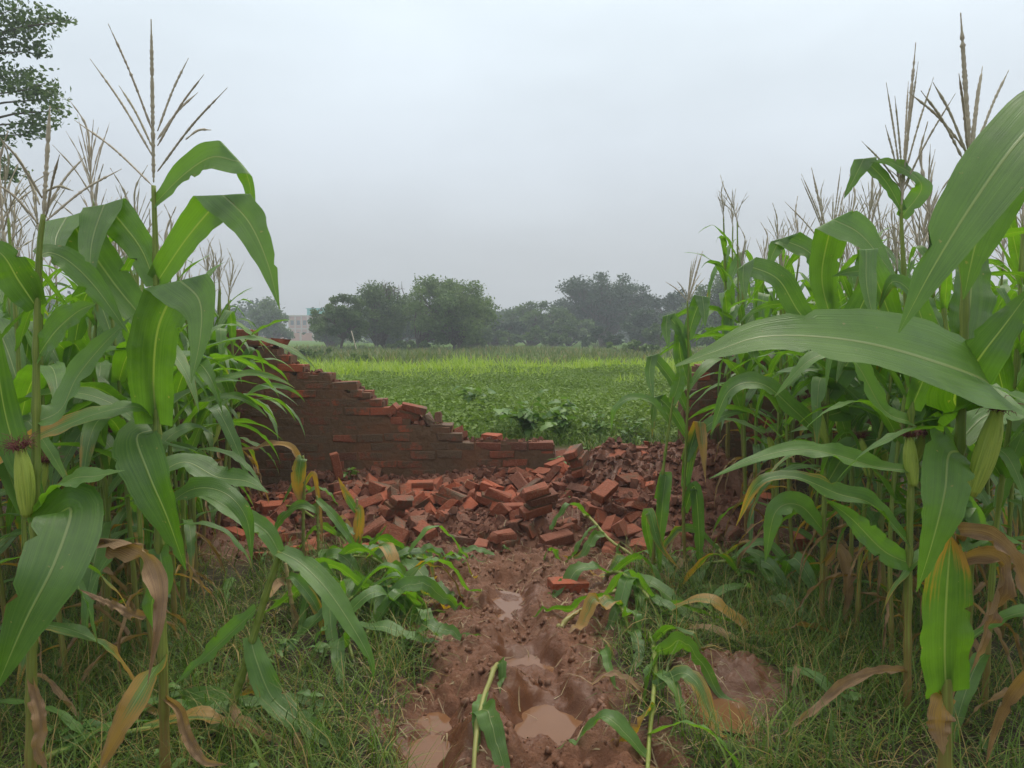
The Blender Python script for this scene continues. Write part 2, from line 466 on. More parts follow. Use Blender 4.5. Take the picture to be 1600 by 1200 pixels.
# ------------------------------------------------------------------ puddles
def mat_water():
    k = Nodes('muddy_water')
    p = k.pos()
    n = k.noise(7.0, 3.0, p)
    c = k.mix(n, (0.15, 0.068, 0.030), (0.20, 0.098, 0.048))
    return k.out(k.principled(c, 0.05, 0.5, k.bump(k.noise(14.0, 2.0, p), 0.05, 0.004), IOR=1.33))
M['water'] = mat_water()
for i, (cx, cy_, rx, ry, drop, lab) in enumerate((
        (0.14, 3.06, 0.24, 0.30, 0.070, 'brown puddle in the wheel rut, the widest one on the track'),
        (0.075, 3.62, 0.19, 0.24, 0.060, 'small pale puddle in the rut behind the widest puddle'),
        (0.0, 4.28, 0.17, 0.22, 0.052, 'shallow wet patch in the rut nearest the rubble'),
        (-0.31, 2.78, 0.19, 0.32, 0.075, 'long puddle in the rut beside the grass at the bottom edge'),
        (0.90, 3.05, 0.26, 0.20, 0.060, 'round brown puddle in the grass hollow beside the track'))):
    a = np.linspace(0, 2 * np.pi, 40, endpoint=False)
    r = 1 + 0.12 * np.sin(3 * a + i) + 0.07 * np.sin(5 * a + 2 * i)
    rim = np.stack([cx + rx * r * np.cos(a), cy_ + ry * r * np.sin(a)], -1)
    gxs = np.random.default_rng(i).normal(0, 0.06, (60, 2)) + (cx, cy_)
    z = float(np.quantile(terrain(gxs[:, 0], gxs[:, 1]), 0.35)) + (0.026, 0.022, 0.014, 0.026, 0.022)[i]
    V = np.vstack([[cx, cy_, z], np.column_stack([rim, np.full(40, z)])]) - (cx, cy_, z)
    f = [(0, 1 + k_, 1 + (k_ + 1) % 40) for k_ in range(40)]
    obj('puddle', mesh_np('puddle', V, np.array(f), M['water']), None, (cx, cy_, z), kind='structure', label=lab, category='puddle')

# ------------------------------------------------------------------ bricks
BL, BW, BH = 0.225, 0.105, 0.068
def mat_brick(name, mud_amt):
    k = Nodes(name)
    p, oc = k.pos(), k.ocoord()
    r = k.rnd()
    n1 = k.noise(18.0, 5.0, oc, 0.6); n2 = k.noise(75.0, 4.0, oc); n3 = k.noise(2.3, 5.0, p, 0.62)
    c = k.mix(n1, (0.150, 0.042, 0.022), (0.300, 0.090, 0.046))
    c = k.mix(k.step(r, 0.55, 1.0, 0.0, 0.8), c, (0.34, 0.082, 0.036))
    c = k.mix(k.step(r, 0.30, 0.0, 0.0, 0.75), c, (0.095, 0.045, 0.030))
    c = k.mix(k.step(n2, 0.54, 0.72, 0.0, 0.55), c, (0.27, 0.15, 0.10))
    mudc = k.mix(n2, (0.075, 0.044, 0.025), (0.150, 0.094, 0.056))
    m = k.step(k.math('ADD', n3, k.math('MULTIPLY', k.math('SUBTRACT', n1, 0.5), 0.5)), 0.62 - mud_amt, 0.80 - mud_amt)
    bare = k.objattr('bare')
    m = k.math('MULTIPLY', m, k.math('SUBTRACT', 1.0, bare), None, True)
    c = k.mix(m, c, mudc)
    h = k.math('ADD', k.math('MULTIPLY', n1, 0.6), k.math('MULTIPLY', n2, 0.4))
    return k.out(k.principled(c, k.math('MULTIPLY_ADD', m, -0.12, 0.82), 0.3, k.bump(h, 1.0, 0.014)))
M['brick'] = mat_brick('loose_brick', 0.15)
M['wall_brick'] = mat_brick('muddy_wall_brick', 0.24)

def brick_mesh(name, seed, L=BL, W=BW, H=BH, chip=0.010, broken=False, mat='brick'):
    """bevelled clay brick of 24 points; worn corners, one end snapped off at a slant if broken"""
    rg = np.random.default_rng(seed)
    b = 0.0032
    V, idx = [], {}
    for sx in (-1, 1):
        for sy in (-1, 1):
            for sz in (-1, 1):
                worn = rg.random() ** 4 * chip * 1.8
                for ax in range(3):
                    bb = np.full(3, b + worn * 0.5); bb[ax] = 0
                    idx[(sx, sy, sz, ax)] = len(V)
                    V.append(np.array([sx, sy, sz]) * (np.array([L, W, H]) / 2 - bb - worn * 0.3) + rg.normal(0, chip * 0.16, 3))
    V = np.array(V)
    if broken:
        e_ = V[:, 0] > 0
        tilt, tw = rg.uniform(-0.5, 0.5), rg.uniform(-0.7, 0.7)
        V[e_, 0] += V[e_, 1] * tilt + V[e_, 2] * tw + rg.normal(0, 0.008, e_.sum())
        V[e_, 1] *= rg.uniform(0.72, 1.0); V[e_, 2] *= rg.uniform(0.75, 1.0)
    S = (-1, 1); F, T = [], []
    for s in S:
        F.append([idx[(s, a, c_, 0)] for a, c_ in ((-1, -1), (1, -1), (1, 1), (-1, 1))][::s])
        F.append([idx[(a, s, c_, 1)] for a, c_ in ((-1, -1), (-1, 1), (1, 1), (1, -1))][::s])
        F.append([idx[(a, c_, s, 2)] for a, c_ in ((-1, -1), (1, -1), (1, 1), (-1, 1))][::s])
    for a in S:
        for c_ in S:
            F.append([idx[(a, c_, -1, 0)], idx[(a, c_, -1, 1)], idx[(a, c_, 1, 1)], idx[(a, c_, 1, 0)]])
            F.append([idx[(a, -1, c_, 0)], idx[(a, -1, c_, 2)], idx[(a, 1, c_, 2)], idx[(a, 1, c_, 0)]])
            F.append([idx[(-1, a, c_, 1)], idx[(-1, a, c_, 2)], idx[(1, a, c_, 2)], idx[(1, a, c_, 1)]])
            for d in S: T.append([idx[(a, c_, d, 0)], idx[(a, c_, d, 1)], idx[(a, c_, d, 2)]])
    me = mesh_np(name, V, [np.array(F), np.array(T)], M[mat], shade=False)
    import bmesh
    bm = bmesh.new(); bm.from_mesh(me); bmesh.ops.recalc_face_normals(bm, faces=bm.faces); bm.to_mesh(me); bm.free()
    return me

# ------------------------------------------------------------------ the broken boundary wall
COURSE = 0.078
def wall_top(x):
    """height of the broken top of the wall along x (metres)"""
    pts = [(-9, 1.62), (-2.45, 1.56), (-2.05, 1.386), (-1.963, 1.30), (-1.88, 1.22), (-1.68, 1.16), (-1.52, 1.09), (-1.34, 1.01), (-1.16, 0.86),
           (-0.86, 0.76), (-0.64, 0.70), (-0.52, 0.60), (0.24, 0.60), (0.33, 0.47), (0.42, 0.33), (0.50, 0.20), (0.58, 0.0), (1.42, 0.0), (1.50, 0.4), (1.60, 0.95), (1.72, 1.25), (2.0, 1.36), (9, 1.45)]
    X, Z = zip(*pts)
    return float(np.interp(x, X, Z))
def mat_mortar():
    k = Nodes('mud_mortar')
    p = k.pos()
    n = k.noise(22.0, 5.0, p, 0.65); n2 = k.noise(2.5, 4.0, p)
    c = k.mix(n, (0.075, 0.042, 0.024), (0.170, 0.102, 0.060))
    c = k.mix(k.step(n2, 0.45, 0.65), c, (0.155, 0.074, 0.040))
    return k.out(k.principled(c, 0.9, 0.2, k.bump(n, 0.8, 0.015)))
M['mortar'] = mat_mortar()
wall_variants = [brick_mesh('brick', 100 + s, chip=0.007, mat='wall_brick') for s in range(7)]
half_variants = [brick_mesh('brick', 120 + s, L=0.108, chip=0.007, mat='wall_brick') for s in range(3)]
wrg = random.Random(4)
WGX = np.linspace(-6, 6, 241); WGZ = terrain(WGX, np.full(241, WALL_Y - 0.05))
def build_wall(name, x0, x1, label):
    root = empty(name, (0.5 * (x0 + x1), WALL_Y + WALL_T / 2, 0), label=label, category='wall')
    core = MB()
    org = np.array(root.location)
    n = 0
    for c in range(-2, 21):
        z = c * COURSE + COURSE / 2
        off = 0.0 if c % 2 else 0.118
        x = x0 + off - 0.236
        run = []
        while x < x1:
            L, half = 0.236, False
            cx = x + L / 2
            top = wall_top(cx)
            if z + COURSE * 0.35 > top:                      # try a half bat at ragged ends
                if z + COURSE * 0.35 <= max(wall_top(x + 0.05), wall_top(x + 0.19)): half = True; cx = x + (0.06 if wall_top(x + 0.05) > wall_top(x + 0.19) else 0.177)
                else: x += L; continue
            if cx < x0 - 0.1 or cx > x1 + 0.1: x += L; continue
            run.append((cx, 0.118 if half else L))
            hid = z < np.interp(cx, WGX, WGZ) - 0.12
            depth_top = wall_top(cx) - z < COURSE * 1.4
            if not hid:
                me = wrg.choice(half_variants if half else wall_variants)
                o = obj('brick', me, root, Vector((cx + wrg.uniform(-.004, .004), WALL_Y + BW / 2 + wrg.gauss(0, 0.005), z + 0.008 * math.sin(1.9 * cx + 0.35 * c) + wrg.gauss(0, .002))) - root.location)
                o.rotation_euler = (wrg.gauss(0, 0.022), wrg.gauss(0, 0.014), wrg.gauss(0, 0.022) + (math.pi if wrg.random() < .5 else 0))
                if depth_top:
                    o['bare'] = wrg.choice((0.0, 0.35, 0.6, 0.9)); o.rotation_euler[2] += wrg.gauss(0, 0.07); o.rotation_euler[1] += wrg.gauss(0, 0.03); o.rotation_euler[0] += wrg.gauss(0, 0.03)
                    if wrg.random() < 0.28 and not half: o.data = wrg.choice(half_variants)
                    o2 = obj('brick', wrg.choice(half_variants if half else wall_variants), root, Vector((cx + wrg.uniform(-.02, .02), WALL_Y + BW * 1.5 + 0.014, z + wrg.uniform(-.003, .003))) - root.location)
                    o2.rotation_euler[2] = wrg.gauss(0, 0.03); o2['bare'] = 0.6
                elif -0.05 < cx < 0.6: o['bare'] = wrg.choice((0.2, 0.7, 1.0))
                n += 1
            x += L
        for cx, L in run:
            top_here = wall_top(cx) - z < COURSE * 1.4
            d = 0.062 if top_here else 0.0
            core.box((cx - org[0] + wrg.uniform(-.002, .002), 0.0, z - (0.010 if top_here else 0.0)), (L + 0.004, WALL_T - (0.006 if not top_here else 0.014), COURSE - (0.026 if top_here else -0.001)))
    # dried mud washed over the face, thicker low down and in patches
    xs = np.arange(x0, x1, 0.016); zs = np.arange(-0.1, 1.7, 0.016)
    XX, ZZ = np.meshgrid(xs, zs)
    tp = np.array([min(wall_top(x), wall_top(x - .06), wall_top(x + .06)) for x in xs])[None, :] - 0.07 + 0.10 * fbm(XX, ZZ, 0.25, 3, 201)
    d = -0.0030 + 0.013 * fbm(XX, ZZ, 0.42, 4, 202, 0.6) + 0.008 * fbm(XX, ZZ, 0.05, 3, 203) + 0.0035 * (1 - ZZ / 1.2)
    d = np.clip(np.where(ZZ > tp, -0.012, d), -0.0028, 0.010) - 0.012 * smooth(-0.06, 0.03, ZZ - tp) - 0.010 * smooth(-0.35, 0.1, XX) * (XX < 1)
    m_, n_ = XX.shape
    a_, b_ = np.meshgrid(np.arange(m_ - 1), np.arange(n_ - 1), indexing='ij')
    qq = np.stack([a_ * n_ + b_, a_ * n_ + b_ + 1, (a_ + 1) * n_ + b_ + 1, (a_ + 1) * n_ + b_], -1).reshape(-1, 4)
    inside = (ZZ < tp + 0.03).ravel()[qq].all(1)
    obj('mud_coat', mesh_np('mud_coat', np.stack([XX - org[0], -WALL_T / 2 - d, ZZ], -1).reshape(-1, 3), qq[inside], M['mortar']), root)
    obj('mortar_core', core.mesh('mortar_core', M['mortar'], False), root)
    return root, n
wall_a, na = build_wall('brick_wall', -3.75, 0.60, 'mud-stained brick wall stepping down from the corn to the rubble gap')
wall_b, nb = build_wall('brick_wall', 1.42, 3.1, 'dark brick wall stub half hidden behind the corn right of the gap')
print('wall bricks', na, nb)
RUBBLE = """2 0.181 6.438 0.199 0.039 -0.866 -0.492 0.079
2 0.807 5.768 0.193 0.972 0.005 0.171 0.161
9 1.676 6.532 0.435 0.952 -0.191 0.221 -0.096
9 -2.124 6.158 0.088 0.127 0.231 0.965 0.01
3 -1.43 6.324 0.194 0.078 -0.842 0.515 0.142
6 1.214 6.066 0.298 0.325 -0.941 -0.084 -0.033
0 1.145 5.799 0.205 0.301 -0.039 0.299 -0.905
6 -0.776 6.777 0.212 0.549 -0.019 0.028 -0.835
9 -1.252 5.885 0.109 0.633 0.001 -0.116 0.765
1 1.514 6.639 0.47 0.996 0.043 0.03 0.074
3 1.193 6.216 0.381 0.14 -0.801 -0.58 -0.048
7 -0.334 6.149 0.179 0.008 0.722 -0.114 0.682
5 1.714 6.404 0.406 0.958 -0.166 0.075 0.22
9 -0.607 6.092 0.144 0.066 -0.727 0.677 -0.093
8 0.848 5.505 0.088 0.029 0.333 -0.929 -0.161
2 1.412 6.18 0.367 0.173 -0.895 -0.411 -0.026
5 -0.161 6.646 0.221 0.689 0.307 0.556 0.349
9 -1.905 5.948 0.091 0.08 -0.714 -0.695 -0.02
3 0.308 6.717 0.253 0.167 -0.949 0.209 -0.167
4 1.033 5.338 0.049 0.494 0.1 -0.107 -0.857
1 -0.444 6.176 0.151 0.405 -0.053 0.191 -0.893
8 0.683 5.263 0.028 0.57 0.077 -0.028 -0.818
5 -1.467 6.178 0.15 0.596 0.781 0.175 -0.061
6 1.471 5.663 0.101 0.145 -0.482 0.864 0.008
0 0.827 6.933 0.48 0.584 0.045 -0.084 -0.806
7 0.778 5.599 0.106 0.041 -0.457 0.888 0.029
0 0.018 6.154 0.17 0.866 0.163 0.167 -0.441
8 -0.879 6.379 0.146 0.194 -0.043 -0.031 -0.979
2 -0.003 6.719 0.202 1 -0.012 0.021 0.002
3 -1.645 6.28 0.156 0.636 0.065 -0.047 0.767
7 0.056 5.713 0.085 0.114 -0.216 -0.124 0.962
8 1.337 5.636 0.131 0.067 -0.601 0.786 0.132
7 -0.692 6.374 0.169 0.021 0.284 0.134 -0.949
1 -1.937 6.115 0.134 0.093 -0.02 -0.992 -0.082
9 0.345 6.262 0.203 0.039 0.292 0.952 0.08
7 -1.536 6.495 0.206 0.09 0.149 -0.157 -0.972
5 0.996 6.03 0.303 0.089 -0.259 -0.413 0.869
0 1.065 6.679 0.504 0.993 0.04 0.012 0.114
7 0.706 5.396 0.063 0.991 0.046 0.105 -0.066
0 -1.086 6.274 0.147 0.626 0.18 -0.021 0.758
0 -0.636 5.528 0.09 0.038 0.466 0.864 0.189
5 -1.185 6.117 0.088 0.071 -0.053 0.101 -0.991
1 1.223 5.49 0.113 0.274 -0.63 -0.726 0.031
9 -1.456 6.092 0.14 0.008 0.035 0.997 0.074
7 -1.232 6.127 0.146 0.604 0.182 0.019 -0.775
1 0.46 6.424 0.294 0.874 -0.142 -0.266 0.381
5 -0.969 6.823 0.197 0.965 -0.042 0.224 0.133
6 -1.113 6.479 0.178 0.081 -0.697 0.704 -0.108
2 1.078 5.496 0.113 0.024 -0.599 -0.783 -0.166
4 -1.991 6.701 0.132 0.322 0.889 0.325 -0.029
0 -0.033 6.03 0.166 0.891 0.045 -0.26 -0.37
8 0.121 5.521 0.105 0.658 -0.46 0.285 -0.524
6 -0.106 6.213 0.156 0.872 0.227 0.121 0.417
3 -0.111 5.84 0.099 0.933 -0.014 0.024 -0.359
7 0.887 5.866 0.224 0.284 -0.075 0.081 0.952
6 0.182 6.254 0.183 0.27 0.279 0.061 -0.92
3 -1.04 5.78 0.08 0.14 -0.854 0.5 0.027
8 1.325 5.909 0.249 0.493 0.184 0.022 -0.85
8 -1.453 5.828 0.081 0.186 -0.505 0.838 0.085
7 -0.193 5.513 0.069 0.121 0.875 0.46 0.091
6 -1.209 6.226 0.124 0.407 -0.912 0.04 0.01
3 -1.381 6.777 0.229 0.104 -0.588 -0.793 0.121
9 -0.811 6.476 0.203 0.539 0.835 -0.086 -0.073
4 -0.91 5.662 0.066 0.045 -0.855 0.488 0.17
4 -1.517 6.01 0.137 0.571 0.531 -0.39 0.489
8 0.143 5.786 0.103 0.06 0.209 0.974 -0.061
7 -2.031 6.317 0.126 0.458 0.263 -0.113 -0.842
6 1.326 6.779 0.488 0.423 0.02 0.036 0.905
7 -1.054 6.018 0.121 0.521 0.318 0.141 0.779
6 1.38 5.738 0.215 0.502 0.53 -0.51 -0.455
1 1.469 5.491 0.074 0.021 -0.881 -0.465 -0.086
2 -0.111 6.778 0.253 0.277 0.599 0.748 0.066
7 -0.691 6.846 0.214 0.021 0.123 0.067 0.99
9 0.416 5.839 0.153 0.01 -0.976 -0.164 -0.144
2 -0.165 6.458 0.239 0.865 -0.173 0.124 -0.454
2 -1.255 6.42 0.204 0.584 0.74 -0.157 -0.295
5 1.148 6.37 0.412 0.743 -0.412 -0.326 0.414
9 0.713 6.023 0.258 0.226 -0.916 -0.319 -0.085
5 -1.904 6.328 0.151 0.767 0.011 -0.065 0.639
1 0.091 6.524 0.233 0.755 0 -0.228 -0.615
7 0.915 5.327 0.049 0.195 -0.174 -0.151 0.953
8 0.409 6.118 0.2 0.304 -0.161 0.939 -0.024
0 -1.393 5.982 0.156 0.078 0.169 -0.844 -0.502
8 1.629 6.46 0.468 0.035 0.096 0.613 -0.784
5 -1.532 5.892 0.1 0.53 0.523 0.432 0.509
0 -0.844 6.294 0.19 0.906 0.411 0.041 0.093
9 0.648 5.784 0.179 0.983 0.046 0.168 0.065
1 -0.681 6.026 0.177 0.918 0.034 -0.31 -0.246
0 0.315 5.383 0.072 0.103 -0.973 -0.199 -0.058
6 -0.223 6.02 0.118 0.629 0.114 -0.109 0.761
2 0.398 6.772 0.373 0.046 -0.952 -0.269 -0.142
7 1.38 5.518 0.084 0.745 -0.528 -0.197 0.356
2 -0.235 6.243 0.199 0.943 0.124 -0.127 -0.282
1 -0.755 5.835 0.103 0.882 0.04 -0.104 0.458
6 -0.001 5.632 0.11 0.908 0.179 -0.162 -0.342
6 -1.294 6.724 0.265 0.201 -0.214 -0.947 0.133
3 0.343 6.443 0.247 0.326 0.81 0.342 0.346
0 -1.425 5.385 0.009 0.811 0.062 0.06 -0.579
6 -2.117 5.688 0.05 0.135 -0.037 0.098 0.985
3 -1.959 5.683 0.077 0.213 0.276 0.287 0.892
6 0.051 6.85 0.23 0.087 -0.117 0.075 0.986
7 -1.798 6.341 0.171 0.015 0.076 0.043 0.996
4 1.676 5.42 0.072 0.628 -0.064 -0.204 -0.748
8 -1.645 6.231 0.214 0.685 0.059 0.069 -0.723
5 1.546 5.765 0.155 0.977 0.184 0.111 0.002
5 0.599 6.17 0.28 0.154 -0.479 -0.772 0.388
5 -1.109 5.66 0.039 0.063 0.918 0.347 -0.181
6 -0.612 5.883 0.147 0.737 -0.228 0.324 -0.548
8 -0.54 6.572 0.212 0.061 -0.604 0.794 -0.017
0 -0.049 5.893 0.147 0.212 0.267 -0.928 0.149
8 1.46 6.761 0.498 0.299 0.296 0.607 0.674
2 1.485 6.334 0.413 0.169 -0.972 0.164 0.026
0 0.869 6.511 0.459 0.142 -0.893 -0.397 -0.157
6 -0.473 5.993 0.128 0.018 -0.422 0.883 -0.205
8 -1.033 6.2 0.187 0.493 -0.071 0.19 -0.846
3 -1.697 5.333 0.018 0.756 -0.019 -0.005 -0.654
3 -1.794 5.869 0.122 0.595 -0.208 0.474 -0.614
4 -1.699 6.076 0.117 0.073 0.989 0.09 -0.087
2 -0.016 6.408 0.225 0.651 -0.219 -0.339 0.643
7 0.661 5.667 0.133 0.629 0.341 0.022 0.698
6 -0.88 6.788 0.189 0.256 -0.69 -0.669 0.099
4 1.762 6.22 0.348 0.102 -0.906 -0.292 0.291
9 -0.962 6.059 0.14 0.176 0.559 0.809 0.058
1 -1.074 6.62 0.202 0.212 -0.977 -0.031 -0.02
8 -1.148 6.053 0.127 0.787 0.212 -0.055 0.577
8 0.01 6.614 0.25 0.388 -0.325 0.829 -0.237
9 -0.864 6.221 0.213 0.271 -0.708 0.586 0.287
6 -0.089 5.707 0.196 0.394 -0.176 0.666 0.608
9 -0.776 6.071 0.183 0.058 0.941 0.13 0.306
4 0.522 5.982 0.203 0.984 0.035 -0.144 0.097
0 0.907 5.97 0.254 0.152 -0.006 -0.296 0.943
4 -1.662 5.141 0.016 0.26 0.014 0.035 0.965
4 0.948 5.45 0.063 0.252 0.019 -0.165 0.953
3 -0.666 5.705 0.118 0.147 -0.963 -0.222 0.045
9 0.385 5.653 0.106 0.083 -0.207 0.973 0.056
8 1.28 6.673 0.484 0.378 0.059 0.027 0.923
5 -1.506 5.629 0.021 0.505 -0.024 0.049 -0.862
1 -0.823 5.22 0.033 0.38 -0.163 -0.011 0.91
0 0.545 6.118 0.261 0.18 -0.409 -0.819 0.359
4 -1.552 6.619 0.224 0.026 -0.459 0.888 0.004
6 -1.633 5.878 0.09 0.329 -0.362 -0.867 -0.099
4 -0.275 5.919 0.095 0.372 -0.053 0.111 -0.92
3 -0.644 6.538 0.219 0.543 -0.333 0.53 -0.559
1 -0.531 6.268 0.205 0.73 -0.176 0.01 -0.66
2 1.224 5.724 0.167 0.126 -0.938 -0.322 -0.028
3 0.947 6.092 0.362 0.073 0.253 -0.906 -0.332
7 0.111 5.923 0.128 0.84 -0.295 0.284 -0.357
8 -0.102 6.063 0.204 0.139 -0.819 0.512 -0.22
5 -0.928 5.503 0.055 0.89 0.137 0.099 -0.424
4 -0.242 6.141 0.144 0.023 0.295 0.949 0.109
6 1.181 5.942 0.257 0.121 -0.207 0.971 -0
3 -1.103 6.336 0.243 0.014 -0.14 0.154 -0.978
1 -1.206 6.558 0.242 0.587 0.253 0.204 0.741
6 0.936 7.149 0.472 0.02 -0.291 -0.954 0.066
6 -0.918 5.798 0.083 0.031 0.54 0.837 0.08
4 0.416 6.006 0.179 0.211 -0.802 0.554 -0.076
9 -1.407 6.514 0.234 0.791 -0.082 -0.149 -0.588
8 0.453 6.973 0.392 0.241 -0.665 0.691 0.149
3 -0.838 5.621 0.103 0.718 -0.171 0.21 -0.641
0 -1.784 5.656 0.07 0.182 -0.919 0.323 0.132
1 -0.474 5.769 0.149 0.161 0.48 -0.846 -0.169
9 -1.307 6.57 0.226 0.486 0.018 -0.541 0.686
9 -0.559 6.81 0.224 0.116 0.687 -0.707 -0.119
1 -2.209 6.816 0.131 0.066 0.979 0.157 0.113
6 -0.156 5.965 0.171 0.428 -0.68 -0.481 0.352
8 -1.227 6.821 0.256 0.634 0.429 -0.212 0.607
0 -0.957 5.842 0.141 0.751 0.1 -0.174 -0.629
9 -0.98 5.295 0.026 0.032 -0.922 -0.384 0.029
3 1.683 5.887 0.211 0.154 0.972 0.172 0.048
3 0.095 6.725 0.284 0.21 0.02 -0.94 0.266
1 0.149 6.228 0.254 0.544 0.778 -0.006 0.315
0 -1.04 5.541 0.052 0.524 -0.646 -0.501 0.238
8 -1.217 6.286 0.185 0.075 0.393 0.841 -0.365
7 -0.921 6.386 0.217 0.771 -0.251 0.139 0.568
7 -1.388 6.194 0.219 0.631 -0.082 -0.065 0.769
9 -0.371 6.638 0.238 0.202 0.005 -0.074 0.976
0 -2.191 6.43 0.121 0.004 -0.746 0.665 0.028
6 -1.449 6.637 0.248 0.111 0.834 -0.51 0.18
4 -0.333 6.045 0.121 0.079 -0.673 0.689 0.255
1 -0.691 6.185 0.19 0.117 0.003 -0.453 -0.884
6 0.43 6.6 0.335 0.466 -0.637 0.614 0.019
7 -2.305 6.169 0.046 0.012 0.966 0.258 -0.021
6 -1.637 6.074 0.165 0.128 0.084 -0.975 0.16
9 0.547 6.308 0.319 0.047 -0.184 -0.971 -0.143
3 -0.144 5.666 0.108 0.428 -0.737 0.42 -0.312
5 -2.014 6.812 0.148 0.036 -0.5 -0.865 0.028
1 -1.383 5.757 0.078 0.493 -0.128 0.444 -0.737
8 0.393 5.55 0.096 0.973 0.005 -0.135 0.189
8 -1.434 6.273 0.27 0.097 0.498 0.862 -0.004
4 -1.729 6.175 0.148 0.224 0.495 0.327 0.774
2 -0.32 5.761 0.113 0.546 0.806 0.216 0.068
2 -1.502 6.087 0.218 0.306 0.924 -0.196 -0.119
4 1.024 5.848 0.219 0.648 0.262 -0.707 0.106
9 0.279 6.125 0.185 0.216 0.807 0.5 0.229
9 -2.372 5.521 0.066 0.114 -0.905 -0.405 -0.061
3 -0.363 5.409 0.054 0.103 0.157 -0.982 -0.001
8 1.263 6.393 0.447 0.071 -0.51 0.857 -0.005
9 0.048 5.741 0.16 0.945 -0.238 -0.152 0.166
9 -1.309 6.202 0.194 0.386 -0.372 0.833 -0.137
8 0.922 5.205 0.048 0.985 0.039 0.041 -0.162
2 -1.247 5.635 0.035 0.153 -0.926 0.344 0.031
3 0.283 5.775 0.151 0.25 -0.796 0.551 0.027
7 -0.979 6.506 0.194 0.879 -0.216 0.157 0.395
2 1.61 5.661 0.138 0.14 -0.891 -0.416 -0.114
2 -2.428 6.33 0.067 0.841 0.091 -0.05 -0.532
8 -0.418 6.523 0.244 0.433 -0.851 -0.292 0.046
5 0.7 6.13 0.283 0.381 0.094 0.188 -0.9
1 1.608 5.302 0.041 0.128 -0.018 -0.107 -0.986
7 0.47 6.708 0.317 0.651 -0.219 -0.222 0.693
5 -1.797 6.472 0.186 0.44 0.005 -0.104 -0.892
8 0.121 5.909 0.213 0.041 0.899 -0.322 -0.293
7 1.411 6.057 0.287 0.953 0.192 0.049 0.228
6 -0.176 6.335 0.194 0.935 0.134 0.153 -0.29
9 2.053 6.202 0.184 0.212 -0.114 0.171 -0.955
0 -1.119 5.929 0.204 0.308 0.191 -0.228 -0.904
5 1.015 5.645 0.15 0.956 0.16 0.006 -0.244
7 0.894 5.679 0.162 0.2 0.921 0.227 0.246
5 -1.575 6.422 0.174 0.108 0.215 0.965 -0.106
3 1.194 6.891 0.511 0.553 0.387 -0.514 -0.529
4 -1.535 5.313 0.006 0.095 -0.046 -0.058 -0.993
7 0.19 6.847 0.261 0.954 0.233 0.146 0.119
8 -0.307 6.37 0.246 0.873 0.049 0.198 0.442
3 0.071 6.359 0.281 0.712 0.474 -0.009 -0.518
7 -1.118 5.9 0.133 0.278 0.262 0.916 -0.124
0 0.783 6.269 0.376 0.212 -0.074 -0.3 0.927
6 -0.098 6.575 0.242 0.546 -0.488 -0.397 0.553
7 -1.734 5.763 0.105 0.054 -0.864 0.207 0.457
4 -0.338 5.553 0.062 0.484 0.053 0.141 -0.862
1 -0.01 5.801 0.177 0.73 -0.646 -0.122 0.186
8 0.428 6.242 0.268 0.098 0.285 -0.954 -0.01
6 -0.385 6.331 0.211 0.925 0.248 0.28 0.062
3 0.332 6.526 0.313 0.443 -0.031 0.879 -0.173
3 -1.919 6.623 0.172 0.067 0.89 0.44 0.095
4 0.158 6.607 0.227 0.714 -0.388 0.425 -0.399
5 0.808 6.364 0.404 0.933 -0.182 0.066 -0.304
1 0.193 5.983 0.138 0.838 0.201 -0.083 -0.501
3 0.133 6.039 0.218 0.063 0.255 0.954 0.142
4 1.101 6.02 0.306 0.15 -0.825 0.068 0.541
6 0.614 5.883 0.196 0.035 0.107 -0.992 0.063
7 -0.857 6.094 0.201 0.937 -0.185 -0.216 0.201
8 0.951 5.735 0.219 0.183 -0.145 -0.182 -0.955
1 -1.732 6.773 0.218 0.834 -0.193 -0.082 0.511
7 1.568 5.448 0.082 0.283 -0.224 0.931 -0.048
3 0.21 6.485 0.285 0.262 -0.596 0.665 -0.365
7 -1.701 6.609 0.228 0.107 -0.284 0.911 0.279
7 1.157 6.553 0.471 0.151 -0.685 -0.707 -0.089
3 -1.144 5.38 0.022 0.122 -0.786 0.586 -0.157
8 -2.012 5.566 0.055 0.149 0.143 -0.002 0.978
3 -0.292 6.719 0.255 0.983 -0.082 0.025 -0.163
4 -1.287 6.108 0.207 0.727 0.412 -0.058 0.546
7 -1.158 6.733 0.208 0.209 -0.029 0.632 -0.746
4 -0.225 6.071 0.194 0.335 0.055 -0.063 0.939
8 -0.874 6.628 0.209 0.983 0.003 -0.165 -0.079
8 -2.115 5.94 0.072 0.023 0.177 -0.983 -0.052
6 0.389 6.83 0.3 0.158 -0.248 0.935 -0.197
4 -0.735 6.588 0.202 0.205 -0.944 0.246 -0.079
8 1.726 5.822 0.158 0.07 -0.025 0.997 -0.004
4 -1.949 6.456 0.154 0.462 0.017 -0.031 0.886
5 -1.118 5.553 0.013 0.002 0.53 -0.826 0.19
0 -1.856 6.011 0.159 0.956 0.095 0.055 0.272
9 0.709 5.539 0.126 0.84 -0.047 -0.296 0.453
6 -0.947 6.176 0.207 0.734 0.097 0.469 -0.481
6 0.654 6.207 0.327 0.005 0.572 -0.494 0.655
7 -1.387 5.568 0.033 0.1 0.418 0.903 0.02
1 -0.762 6.387 0.258 0.005 0.012 0.047 -0.999
3 0.271 6.696 0.305 0.867 0.215 -0.144 -0.425
6 1.309 7.028 0.484 0.098 -0.994 0.004 -0.041
8 -2.094 6.502 0.137 0.251 -0.648 -0.64 0.329
4 1.194 7.824 0.499 0.014 -0.998 0.048 0.034
8 -0.494 5.89 0.173 0.905 -0.221 -0.363 0.019
2 -0.036 5.36 0.052 0.91 0.055 0 0.412
1 -1.625 5.516 0.041 0.968 -0.127 -0.019 0.217
4 -0.207 6.313 0.261 0.751 0.145 0.068 0.641
